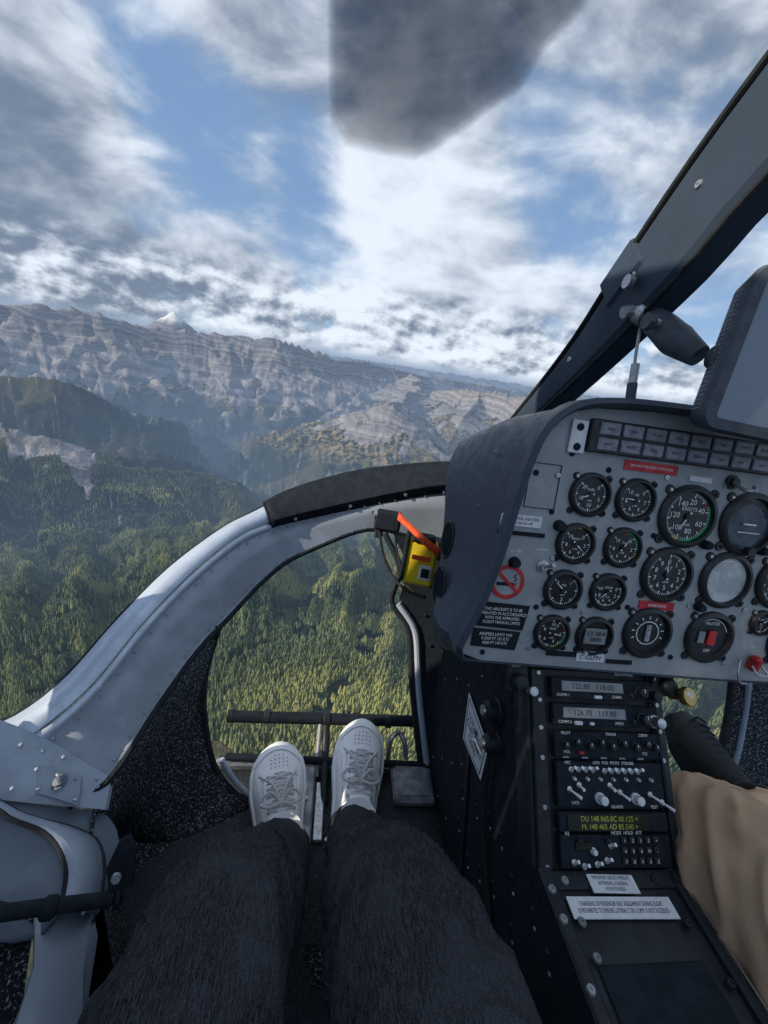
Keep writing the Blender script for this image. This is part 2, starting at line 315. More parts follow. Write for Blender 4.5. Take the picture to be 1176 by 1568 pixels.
# ================================================================== mesh builder
def empty(name,loc=(0,0,0),rot=(0,0,0),parent=None):
    e=bpy.data.objects.new(name,None); COL.objects.link(e); e.location=loc; e.rotation_euler=rot; e.empty_display_size=.05
    if parent: e.parent=parent
    return e
class MB:
    def __init__(s): s.v=[];s.f=[];s.m=[];s.mats=[]
    def add(s,vs,fs,mat):
        if mat not in s.mats: s.mats.append(mat)
        k=s.mats.index(mat); o=len(s.v); s.v+=[tuple(map(float,p)) for p in vs]; s.f+=[tuple(int(i)+o for i in f) for f in fs]; s.m+=[k]*len(fs)
    def box(s,c,sz,mat,R=None,bev=0):
        x,y,z=[q/2 for q in sz]; bx=min(bev,x*.9,y*.9,z*.9)
        if bx<=0:
            vs=[(i*x,j*y,k*z) for i in(-1,1) for j in(-1,1) for k in(-1,1)]
            fs=[(0,1,3,2),(4,6,7,5),(0,4,5,1),(2,3,7,6),(0,2,6,4),(1,5,7,3)]
        else:
            vs=[];fs=[]
            idx={}
            for i in(-1,1):
                for j in(-1,1):
                    for k in(-1,1):
                        for ax in range(3):
                            p=[i*x,j*y,k*z]
                            for q,sg in enumerate((i,j,k)):
                                if q!=ax: p[q]-=sg*bx
                            idx[(i,j,k,ax)]=len(vs); vs.append(tuple(p))
            for ax in range(3):
                o=[q for q in range(3) if q!=ax]
                for sg in(-1,1):
                    f=[]
                    for a_,b_ in((-1,-1),(1,-1),(1,1),(-1,1)):
                        key=[0,0,0]; key[ax]=sg; key[o[0]]=a_; key[o[1]]=b_; f.append(idx[(*key,ax)])
                    fs.append(tuple(f))
                for a_ in(-1,1):
                    for b_ in(-1,1):
                        k1=[0,0,0];k1[o[0]]=a_;k1[o[1]]=b_;k1[ax]=-1;k2=list(k1);k2[ax]=1
                        fs.append((idx[(*k1,o[0])],idx[(*k1,o[1])],idx[(*k2,o[1])],idx[(*k2,o[0])]))
            for i in(-1,1):
                for j in(-1,1):
                    for k in(-1,1): fs.append(tuple(idx[(i,j,k,a)] for a in range(3)))
        out=[]
        for p in vs:
            p=Vector(p)
            if R is not None: p=R@p
            out.append(p+Vector(c))
        s.add(out,fs,mat)
    def lathe(s,c,ax,prof,mat,n=24):
        ax=Vector(ax).normalized(); e1=ax.orthogonal().normalized(); e2=ax.cross(e1); c=Vector(c)
        vs=[];fs=[]
        for r,h in prof:
            for i in range(n):
                a=2*math.pi*i/n; vs.append(c+ax*h+(e1*math.cos(a)+e2*math.sin(a))*max(r,1e-5))
        for k in range(len(prof)-1):
            for i in range(n): fs.append((k*n+i,k*n+(i+1)%n,(k+1)*n+(i+1)%n,(k+1)*n+i))
        s.add(vs,fs,mat)
    def cyl(s,p0,p1,r0,mat,r1=None,n=16):
        p0=Vector(p0);p1=Vector(p1); L=(p1-p0).length; r1=r0 if r1 is None else r1
        s.lathe(p0,p1-p0,[(0,0),(r0,0),(r1,L),(0,L)],mat,n)
    def dome(s,c,ax,r,mat,n=8): s.lathe(c,ax,[(r,0),(r*.85,r*.4),(r*.45,r*.62),(0,r*.68)],mat,n)
    def screw(s,c,ax,r,mat,n=10): 
        s.lathe(c,ax,[(r*1.25,0),(r*1.2,r*.25),(r,r*.6),(r*.35,r*.62),(r*.3,r*.3),(0,r*.3)],mat,n)
    def poly(s,pts,mat): s.add(pts,[tuple(range(len(pts)))],mat)
    def prism(s,pts,nrm,t,mat):
        n=len(pts); nv=Vector(nrm)*t; a=[Vector(p) for p in pts]; vs=a+[p+nv for p in a]
        s.add(vs,[tuple(range(n)),tuple(range(2*n-1,n-1,-1))]+[(i,(i+1)%n,n+(i+1)%n,n+i) for i in range(n)],mat)
    def grid(s,rows,mat):
        nr_,nc=len(rows),len(rows[0]); vs=[p for r in rows for p in r]
        s.add(vs,[(i*nc+j,i*nc+j+1,(i+1)*nc+j+1,(i+1)*nc+j) for i in range(nr_-1) for j in range(nc-1)],mat)
    def tube(s,pts,r,mat,n=10,res=6,closed_caps=True):
        q=cm(pts,max(2,(len(pts)-1)*res+1)) if len(pts)>2 else np.array([[float(c) for c in p] for p in pts])
        rr=np.full(len(q),r) if np.isscalar(r) else np.interp(np.linspace(0,1,len(q)),np.linspace(0,1,len(r)),r)
        rows,_,_=sweep(q,rr,n); rows=[list(x) for x in rows]
        vs=[p for x in rows for p in x]; k=len(rows)
        fs=[(i*n+j,i*n+(j+1)%n,(i+1)*n+(j+1)%n,(i+1)*n+j) for i in range(k-1) for j in range(n)]
        fs+=[tuple(range(n)),tuple(range((k-1)*n,k*n))]
        s.add(vs,fs,mat)
    def build(s,name,parent=None,ang=35,solid=0,loc=None,sub=0,off=-1):
        me=bpy.data.meshes.new(name); me.from_pydata(s.v,[],s.f)
        for m in s.mats: me.materials.append(m)
        me.polygons.foreach_set("material_index",s.m); me.polygons.foreach_set("use_smooth",[True]*len(me.polygons)); me.update()
        me.set_sharp_from_angle(angle=math.radians(ang))
        o=bpy.data.objects.new(name,me); COL.objects.link(o)
        if parent: o.parent=parent
        if solid: md=o.modifiers.new("thickness",'SOLIDIFY'); md.thickness=solid; md.offset=off
        if sub: md=o.modifiers.new("smooth",'SUBSURF'); md.levels=md.render_levels=sub
        return o
def cm(pts,n):
    p=np.array([[float(c) for c in q] for q in pts]); p=np.vstack([2*p[0]-p[1],p,2*p[-1]-p[-2]]); k=len(p)-3
    L=np.concatenate([[0],np.cumsum(np.linalg.norm(np.diff(p[1:-1],axis=0),axis=1))]); 
    tt=np.linspace(0,L[-1],n); out=[]
    for t in tt:
        i=min(max(int(np.searchsorted(L,t,side='right'))-1,0),k-1); u=(t-L[i])/max(L[i+1]-L[i],1e-9)
        a,b,c,d=p[i],p[i+1],p[i+2],p[i+3]
        out.append(.5*((2*b)+(-a+c)*u+(2*a-5*b+4*c-d)*u*u+(-a+3*b-3*c+d)*u**3))
    return np.array(out)
def sweep(q,rr,n,e0=(0,0,1),shape=None):
    T=np.gradient(q,axis=0); T/=np.maximum(np.linalg.norm(T,axis=1)[:,None],1e-9)
    e=np.array(e0,float)
    if abs(np.dot(e,T[0]))>.95: e=np.array((1.,0,0))
    rows=[];E1=[];E2=[]
    for i in range(len(q)):
        e=e-T[i]*np.dot(e,T[i]); e/=max(np.linalg.norm(e),1e-9); f=np.cross(T[i],e)
        a=np.arange(n)*2*math.pi/n; m=np.ones(n) if shape is None else shape(i/(len(q)-1),a)
        rows.append(q[i]+rr[i]*m[:,None]*(np.cos(a)[:,None]*e+np.sin(a)[:,None]*f)); E1.append(e);E2.append(f)
    return rows,E1,E2
def text(s,parent,loc,size,mat,rot=(math.pi/2,0,0),name="lettering",ax='CENTER',sx=1):
    c=bpy.data.curves.new(name,'FONT'); c.body=s; c.size=size; c.align_x=ax; c.align_y='CENTER'; c.resolution_u=2; c.materials.append(mat)
    o=bpy.data.objects.new(name,c); COL.objects.link(o); o.location=loc; o.rotation_euler=rot; o.scale=(sx,1,1)
    if parent: o.parent=parent
    return o
# ================================================================== helicopter cabin
cab=empty("helicopter_cabin")
aO=[(-.488,.473,-.588),(-.445,.510,-.589),(-.397,.558,-.556),(-.352,.639,-.496),(-.301,.738,-.441),(-.228,.833,-.390),(-.174,.888,-.367),(-.091,.945,-.328),(.062,.995,-.280),(.254,.985,-.233),(.40,.98,-.22)]
aM=[(-.43,.46,-.60),(-.391,.484,-.581),(-.349,.542,-.551),(-.306,.634,-.492),(-.250,.733,-.436),(-.190,.815,-.395),(-.150,.860,-.385),(-.084,.906,-.372),(.082,.943,-.325),(.257,.939,-.269),(.40,.93,-.25)]
aI=[(-.33,.43,-.665),(-.288,.464,-.651),(-.262,.539,-.613),(-.221,.64,-.559),(-.193,.687,-.537),(-.132,.784,-.487),(-.09,.83,-.46),(-.044,.863,-.442),(.09,.916,-.395),(.20,.92,-.40),(.32,.90,-.42)]
n=60; O_,M_,I_=cm(aO,n),cm(aM,n),cm(aI,n)
b=MB(); b.grid([O_, (O_*.5+M_*.5)+np.array([0,0,.004]), M_],mSilver); b.build("windscreen_sill",cab,solid=.003)
b=MB(); b.grid([M_-np.array([0,0,.002]),(M_*.90+I_*.10)+np.array([0,0,-.008])],mSilver); b.grid([(M_*.90+I_*.10)+np.array([0,0,-.008]),(M_*.6+I_*.4)+np.array([0,0,-.012]),(M_*.12+I_*.88)+np.array([0,0,-.010]),I_],mArch); b.build("arch_web",cab,solid=.003,ang=18)
b=MB(); b.tube(O_[::3]+np.array([-.004,.004,-.004]),.005,mRub,8,2); b.tube(I_[::3],.005,mRub,8,2); b.build("arch_seals",cab)
k0=30
dO=O_[k0:]+np.array([0,.004,.012]); dM=M_[k0:]+np.array([0,-.008,.006]); dB=M_[k0:]+np.array([0,-.004,-.016])
b=MB(); b.grid([dO,dM,dB],mBlackM)
b.poly([dO[0],dM[0],dB[0],O_[k0]-np.array([0,0,.02])],mBlackM)
b.build("deck_padding",cab,solid=.004,ang=30)
b=MB()
for t in np.linspace(3,58,22):
    t=int(t); b.dome(M_[t]*.55+O_[t]*.45+np.array([0,0,.004]),(.2,-.5,.85),.0030,mSteel)
for t in np.linspace(2,50,26):
    t=int(t); p=M_[t]*.86+I_[t]*.14; b.dome(p+np.array([.002,-.004,-.004]),(.5,-.7,.4),.0024,mArch)
    p=M_[t]*.15+I_[t]*.85; b.dome(p+np.array([.002,-.006,-.004]),(.5,-.7,.4),.0024,mArch)
for t in range(3,29,7): b.screw(dM[t]*.5+dB[t]*.5+np.array([0,-.005,0]),(0,-1,.2),.0035,mSteel)
b.build("arch_rivets",cab)
# chin window edge & footwell carpet wall
U=[(-.30,.44,-.668),(-.288,.464,-.653),(-.262,.539,-.616),(-.225,.63,-.566),(-.200,.682,-.556),(-.214,.662,-.642),(-.209,.641,-.724),(-.188,.63,-.84),(-.150,.62,-.905),(-.10,.60,-.927)]
Wl=[(-.30,.40,-.72),(-.30,.42,-.74),(-.305,.45,-.77),(-.31,.47,-.80),(-.31,.49,-.83),(-.31,.50,-.86),(-.305,.51,-.88),(-.29,.52,-.90),(-.26,.53,-.925),(-.2,.54,-.93)]
b=MB(); Uc=np.array(U);Wc=np.array(Wl); rows=[Uc*(1-t)+Wc*t for t in np.linspace(0,1,5)]; b.grid(rows,mCarp)
b.grid([Wc,np.array([(-.34,.2+.02*i,-.93) for i in range(10)])],mCarp)
b.grid([[(-.30,.44,-.668),(-.30,.40,-.72),(-.34,.2,-.93)],[(-.27,.35,-.69),(-.27,.3,-.76),(-.30,.1,-.93)],[(-.24,.0,-.72),(-.26,0,-.8),(-.30,-.2,-.93)]],mCarp)
b.build("footwell_carpet_wall",cab,solid=.004)
cl=[(-.193,.690,-.535),(-.200,.686,-.556),(-.214,.662,-.642),(-.209,.641,-.724),(-.188,.630,-.84),(-.150,.622,-.905),(-.10,.615,-.93),(.0,.66,-.935)]
b=MB(); b.tube(cl,.0075,mRub,10,6); b.build("chin_window_seal",cab)
b=MB(); b.tube([(p[0]+.014,p[1]+.010,p[2]+.002) for p in cl[4:]],.006,mSilver,10,6); b.build("chin_window_rim",cab)
cr=[(.14,.92,-.40),(.183,.875,-.47),(.172,.847,-.547),(.218,.821,-.601),(.235,.79,-.68),(.246,.762,-.749),(.28,.679,-.90),(.29,.66,-.93)]
b=MB(); b.tube(cr,.0075,mRub,10,6); b.tube([(p[0]+.016,p[1]-.004,p[2]-.004) for p in cr[2:]],.0085,mSilver,10,6)
crn=cm([(p[0]+.02,p[1],p[2]) for p in cr],16); wl=np.array([(.304,q[1]-.01,q[2]) for q in crn]); b.grid([crn,wl],mBlackM)
for t in range(3,15,2): b.dome(crn[t]*.5+wl[t]*.5+np.array([0,-.003,.002]),(-.2,-1,.3),.004,mBlack,8)
b.build("chin_window_post",cab)
# centre console left wall
b=MB()
Wp=[(.44,-.34),(.95,-.25),(1.0,-.60),(.92,-.87),(.70,-.93),(-.30,-.93),(-.30,-.577),(.171,-.577),(.305,-.577),(.452,-.386)]
b.prism([(.306,y,z) for y,z in Wp],(1,0,0),.004,mBlackM)
for (y,z) in [(.60,-.42),(.66,-.45),(.72,-.5),(.58,-.5),(.62,-.56),(.68,-.60),(.74,-.66),(.56,-.70),(.60,-.75),(.65,-.80),(.52,-.74),(.50,-.80),(.46,-.70),(.42,-.66),(.38,-.64),(.44,-.80),(.40,-.76),(.36,-.72),(.33,-.65),(.30,-.70),(.28,-.62),(.24,-.62),(.56,-.86),(.62,-.88),(.78,-.58),(.8,-.72),(.75,-.80),(.7,-.86)]:
    b.dome((.306,y,z),(-1,0,0),.0042,mBlack,10); b.dome((.306,y-.014,z-.012),(-1,0,0),.0027,mTray,8)
b.box((.303,.50,-.72),(.004,.012,.30),mBlack,Matrix.Rotation(-.45,3,'X'),.001)
b.build("console_side_wall",cab)
b=MB(); b.tube([(.300,.485,-.50),(.297,.46,-.56),(.296,.43,-.64),(.298,.39,-.70),(.300,.33,-.76),(.300,.27,-.82)],.0045,mRub,8,6)
for y,z,r in((.480,-.502,.017),(.453,-.542,.015)):
    b.lathe((.306,y,z),(-1,0,0),[(r*1.15,0),(r*1.15,.006),(r,.008),(r*.95,.022),(r*.7,.026),(0,.026)],mBlack,20)
    b.lathe((.279,y,z),(-1,0,0),[(r*.5,0),(r*.45,.004),(0,.004)],mSteel,14)
b.tube([(.27,.47,-.54),(.262,.455,-.535),(.27,.44,-.548)],.004,mSteel,8,4)
b.build("vent_controls",cab)
b=MB(); dm=[(.3005,.588,-.572),(.3005,.471,-.574),(.3005,.463,-.642),(.3005,.561,-.660)]; b.prism(dm,(1,0,0),.001,mPaper)
cen=Vector((.3,.521,-.612))
pl=[cen+(Vector(p)-cen)*.86 for p in dm]
for q0,q1 in zip(pl,pl[1:]+pl[:1]): b.cyl(Vector(q0)+Vector((-.0006,0,0)),Vector(q1)+Vector((-.0006,0,0)),.0006,mBlack,n=5)
plc=b.build("paper_placard")
text("LOGBOOK\nCHECK LIST\nCARD",plc,(.2988,.521,-.614),.016,mBlack,rot=(math.pi/2,0,-math.pi/2),name="lettering")
# floor
b=MB(); b.grid([[(x,y,-.922+.002*math.sin(9*x)) for x in np.linspace(-.34,.306,8)] for y in (-.9,-.3,0,.2,.4,.55,.69)],mFloor)
b.grid([[(x,y,-.922) for x in (.50,.8,1.3)] for y in (-.9,0,.4,.69)],mFloor)
b.box((.072,.35,-.918),(.06,.045,.006),mCarp,bev=.001)
b.build("floor_carpet",cab,solid=.01)
b=MB()
b.box((.012,.55,-.908),(.034,.27,.02),mTray,bev=.004); b.box((.252,.645,-.905),(.095,.10,.022),mTray,bev=.006); b.box((.252,.645,-.893),(.075,.08,.006),mTray,bev=.002)
b.box((.05,.69,-.915),(.50,.02,.02),mTray,bev=.004); b.box((.042,.585,-.913),(.02,.12,.012),mSteel,bev=.002)
for x,y in((.012,.45),(.012,.60),(.22,.61),(.29,.61),(.22,.68),(.06,.52)): b.screw((x,y,-.896),(0,0,1),.004,mSteel)
b.tube([(.20,.70,-.90),(.205,.72,-.86),(.225,.735,-.855),(.24,.72,-.87),(.245,.70,-.90)],.006,mSteel,8,5)
b.build("footwell_fittings",cab)
# footrest
b=MB()
b.tube([(-.193,.762,-.850),(.303,.768,-.850)],.0135,mBlackM,14); b.tube([(-.178,.690,-.893),(.303,.680,-.893)],.008,mBlackM,12)
b.tube([(.045,.765,-.85),(.047,.72,-.885),(.052,.60,-.915)],.009,mBlack,12,4); b.tube([(.030,.765,-.85),(.03,.70,-.90),(.032,.66,-.915)],.006,mSteel,10,4)
for x in(-.193,.29): b.lathe((x,.763,-.85),(1,0,0),[(0,0),(.0145,0),(.0145,.012),(0,.012)],mRub,14)
for x in (-.10,.045,.20): b.lathe((x,.765,-.85),(1,0,0),[(.0137,-.008),(.016,-.006),(.016,.006),(.0137,.008)],mBlack,14)
b.build("footrest")
# left door / sill
b=MB()
dp=[(-.47,.485,-.548),(-.435,.478,-.556),(-.390,.481,-.587),(-.288,.464,-.651),(-.283,.433,-.676),(-.363,.416,-.637),(-.394,.406,-.616),(-.46,.40,-.58)]
b.prism(dp,(.2,.45,-.87),.008,mDoor)
lf=[(-.372,.445,-.603),(-.320,.452,-.634),(-.312,.425,-.655),(-.362,.424,-.628)]
b.prism(lf,(-.2,-.45,.87),.003,mDoor)
for p in ((-.368,.440,-.604),(-.325,.448,-.632),(-.316,.428,-.648),(-.36,.427,-.624),(-.40,.462,-.585),(-.375,.466,-.600),(-.35,.466,-.613),(-.425,.44,-.585),(-.30,.452,-.655),(-.41,.42,-.598),(-.385,.418,-.612)):
    b.dome(Vector(p)+Vector((-.0006,-.0014,.003)),(-.2,-.45,.87),.0030,mDoor,10)
b.lathe((-.341,.437,-.624),(-.2,-.45,.87),[(.010,0),(.010,.002),(.007,.003),(.006,.006),(0,.006)],mDoor2,16)
b.tube([(-.347,.442,-.614),(-.341,.436,-.610),(-.335,.431,-.619)],.0024,mSteel,8,5)
b.build("door_sill_plate",cab)
s1=[(-.46,.405,-.585),(-.394,.402,-.618),(-.363,.398,-.640),(-.310,.400,-.668),(-.270,.385,-.672),(-.245,.350,-.672),(-.232,.31,-.675)]
s2=[(-.46,.375,-.56),(-.385,.38,-.588),(-.355,.372,-.600),(-.318,.368,-.618),(-.290,.352,-.625),(-.268,.328,-.630),(-.255,.295,-.632)]
s3=[(-.46,.27,-.53),(-.40,.26,-.555),(-.37,.26,-.575),(-.35,.26,-.59),(-.33,.262,-.605),(-.31,.265,-.62),(-.285,.268,-.632)]
q1,q2,q3=cm(s1,24),cm(s2,24),cm(s3,24)
b=MB(); b.grid([q1,(q1+q2)/2+np.array([0,0,.006]),q2],mDoor); b.grid([q2-np.array([0,0,.004]),(q2+q3)/2-np.array([0,0,.022]),q3],mDoor2)
b.build("door_armrest",cab,solid=.004)
e1_=cm([(-.48,.412,-.582),(-.394,.412,-.624),(-.363,.420,-.645),(-.30,.436,-.684),(-.275,.43,-.695),(-.25,.40,-.70),(-.235,.33,-.70)],24)
b=MB(); b.grid([e1_,q1-np.array([0,0,.006])],mDoor2)
lowr=q1.copy(); lowr[:,2]=-.93; lowr[:,0]-=.05; b.grid([q1-np.array([0,0,.007]),(q1+lowr)/2,lowr],mCarp)
lowe=e1_.copy(); lowe[:,2]=-.93; b.grid([e1_-np.array([0,0,.002]),lowe],mCarp)
b.build("door_inner_skin",cab)
b=MB(); b.tube(q1[::2],.0055,mRub,8,2); b.tube(q2[::2],.003,mRub,8,2)
for t in range(1,24,2): b.dome(q1[t]*.7+q2[t]*.3+np.array([0,-.002,.006]),(-.1,-.4,.9),.0022,mDoor,8)
b.build("door_seal",cab)
b=MB(); b.grid([[(-.285,.300,-.635),(-.262,.26,-.655),(-.256,.220,-.672),(-.25,.10,-.71)],[(-.237,.315,-.672),(-.225,.27,-.70),(-.212,.240,-.735),(-.19,.10,-.80)],[(-.232,.31,-.72),(-.222,.26,-.76),(-.21,.20,-.80),(-.19,.08,-.86)]],mDoor)
b.grid([[(-.46,.30,-.54),(-.46,.2,-.56),(-.46,.0,-.60)],[(-.285,.30,-.64),(-.262,.24,-.668),(-.25,.05,-.73)]],mCarp)
b.build("door_lower_frame",cab,solid=.004)
b=MB(); b.tube([(-.42,.235,-.545),(-.293,.272,-.585),(-.203,.300,-.622)],.0075,mBlackM,12,5)
b.lathe((-.262,.281,-.598),(.92,.28,-.38),[(.008,0),(.011,.003),(.011,.012),(.008,.015)],mBlackM,14)
b.dome((-.200,.300,-.622),(.8,.3,-.2),.012,mBlackM,12)
pd=[(-.205,.300,-.628),(-.216,.318,-.600),(-.207,.330,-.575),(-.196,.332,-.568),(-.186,.325,-.580),(-.184,.306,-.612),(-.190,.296,-.630)]
b.prism(pd,(.15,.7,.4),.006,mBlackM); b.lathe((-.2,.309,-.60),(0,-.8,.5),[(.006,0),(.005,.003),(0,.003)],mSteel,10)
b.build("door_handle",cab)
b=MB(); b.box((-.58,-.42,.0),(.03,1.3,1.25),mDoor); b.box((-.62,.425,.10),(.03,.39,1.1),mDoor); b.box((.4,-1.1,-.5),(2.0,.03,.85),mDoor2)  # unseen side slabs added to block the sun; low rear wall behind
b.build("shell_sun_block",cab)
# centre windscreen post
b=MB()
Up=cm([(0,.955,-.135),(0,.739,.059),(0,.63,.196),(0,.504,.328),(0,.30,.47),(0,.05,.58)],30)
Lo=cm([(0,.870,-.110),(0,.688,.020),(0,.535,.143),(0,.466,.216),(0,.28,.36),(0,.03,.47)],30)
def X_(q,x,dy=0,dz=0): r=q.copy(); r[:,0]=x; r[:,1]+=dy; r[:,2]+=dz; return r
e=(Up-Lo); e/=np.linalg.norm(e,axis=1)[:,None]
b.grid([X_(Lo,.392),X_(Lo,.384)+e*.012,X_(Up,.378)-e*.03,X_(Up,.378)-e*.008,X_(Up,.388),X_(Up,.425),X_(Lo,.425),X_(Lo,.392)],mPost)
b.build("windscreen_post",cab,ang=25)
b=MB(); b.tube([tuple(p) for p in (X_(Up,.380)+e*.003)[::2]],.0045,mRub,8,2); b.tube([tuple(p) for p in (X_(Lo,.388)-e*.001)[::2]],.0035,mRub,8,2)
for t in (7,11,14,17,21): 
    p=X_(Up,.379)[t]*.62+X_(Lo,.379)[t]*.38; b.screw(p,(-1,0,0),.004,mSteel)
b.build("post_trim",cab)
b=MB(); b.grid([[(.32,.99,-.20),(.36,.96,-.13),(.43,.96,-.13),(.48,.99,-.20)],[(.30,.84,-.17),(.345,.83,-.10),(.44,.83,-.10),(.50,.84,-.17)]],mHood); b.build("post_base",cab,solid=.004)
# right hand footwell
b=MB()
cw=[(1.10,.785,-.60),(1.115,.765,-.68),(1.118,.74,-.76),(1.10,.70,-.86),(1.05,.67,-.93)]
cw2=[(1.3,.70,-.55),(1.3,.66,-.66),(1.3,.62,-.75),(1.3,.58,-.86),(1.3,.55,-.93)]
b.grid([cw,cw2],mCarp); b.tube(cw,.009,mRub,10,5); b.tube([(p[0]+.03,p[1]-.02,p[2]) for p in cw],.007,mDoor,10,5)
b.prism([(.50,y,z) for y,z in [(.44,-.36),(.72,-.36),(.72,-.93),(-.3,-.93),(-.3,-.577),(.28,-.577),(.43,-.395)]],(-1,0,0),.004,mBlackM)
b.tube([(.52,.70,-.36),(.50,.78,-.6),(.50,.72,-.92)],.008,mRub,8,5)
b.build("right_footwell",cab)
# ================================================================== instrument panel
pan=empty("instrument_panel",(0,.43,-.37),(math.radians(-12),0,0))
rim=[(.85,.368),(.60,.368),(.40,.366),(.32,.360),(.285,.350),(.258,.325),(.245,.29),(.236,.237),(.226,.166),(.214,.106),(.199,.058),(.190,.035),(.198,.016),(.225,.008),(.40,.004),(.60,0),(.85,0)]
b=MB(); b.prism([(a,0,q) for a,q in rim],(0,1,0),.004,mGrey); b.build("face_plate",pan)
pm=(Matrix.Translation((0,.43,-.37))@Matrix.Rotation(math.radians(-12),4,'X')).inverted()
back=[(.85,.80,-.09),(.60,.80,-.09),(.42,.80,-.09),(.33,.79,-.098),(.29,.785,-.105),(.245,.775,-.118),(.215,.727,-.137),(.202,.70,-.18),(.198,.65,-.235),(.192,.60,-.30),(.176,.53,-.335),(.168,.50,-.352),(.180,.49,-.385),(.215,.50,-.405),(.40,.52,-.41),(.60,.52,-.41),(.85,.52,-.41)]
c0=np.array([.45,.19])
def off_r(d): 
    out=[]
    for i,(a,q) in enumerate(rim):
        p0=np.array(rim[max(i-1,0)]); p1=np.array(rim[min(i+1,len(rim)-1)]); t=p1-p0; nn=np.array([t[1],-t[0]]); nn/=np.linalg.norm(nn)
        if np.dot(nn,np.array([a,q])-c0)<0: nn=-nn
        k_=1 if i<12 else (.6 if i==12 else .15)
        out.append((a+nn[0]*d*k_,q+nn[1]*d*k_))
    return out
def rr_(y,d): return [(a,(y if i<12 else (y*.5 if i==12 else (y*.15 if y<0 else y))),q) for i,(a,q) in enumerate(off_r(d))]
r0=[(a,0.001,q) for a,q in rim]; r1=rr_(-.020,.001); r2=rr_(-.024,.004); r3=rr_(-.020,.011); r4=rr_(.010,.012); r4b=rr_(.016,.006)
rb=[tuple(pm@Vector(p)) for p in back]
r5=[tuple(np.array(x)*.55+np.array(y)*.45+np.array([-.004*(i>3 and i<13),0,.010*(i<6)])) for i,(x,y) in enumerate(zip(r4b,rb))]
def rs(r): return cm(r,90)
b=MB(); b.grid([rs(r) for r in (r0,r1,r2,r3,r4)],mHood); b.grid([rs(r) for r in (r4,r4b)],mBlackM); b.grid([rs(r) for r in (r4b,r5,rb)],mHood)
b.build("hood",pan,ang=20)
b=MB(); b.grid([rs(rb),rs([tuple(np.array(p)*.5+np.array(pm@Vector((.45,.75,-.25)))*.5) for p in rb])],mBlackM); b.build("hood_back",pan)
b=MB()
for wp,tt in(((.207,.60,-.262),0),((.192,.545,-.318),0)):
    c=pm@Vector(wp); ax=Vector((-1,-.12,.1)).normalized()
    e1=ax.cross(Vector((0,.25,1))).normalized(); e2=ax.cross(e1)
    for k in range(-3,4):
        hl=.026*math.sqrt(1-(k/4)**2)
        p=c+ax*.012+e1*k*.0045
        b.cyl(p-e2*hl,p+e2*hl,.0014,mBlackM,n=6)
    ringp=[c+ax*.011+e1*.02*math.cos(t)+e2*.03*math.sin(t) for t in np.linspace(0,2*math.pi,25)]
    b.tube([tuple(q) for q in ringp],.0020,mBlack,6,1)
for wp in ((.230,.56,-.10),(.220,.55,-.18),(.210,.52,-.26),(.198,.50,-.33),(.196,.66,-.2)):
    c=pm@Vector(wp); b.screw(c+Vector((-.004,0,0)),(-1,0,0),.003,mTray)
b.build("side_vents",pan)
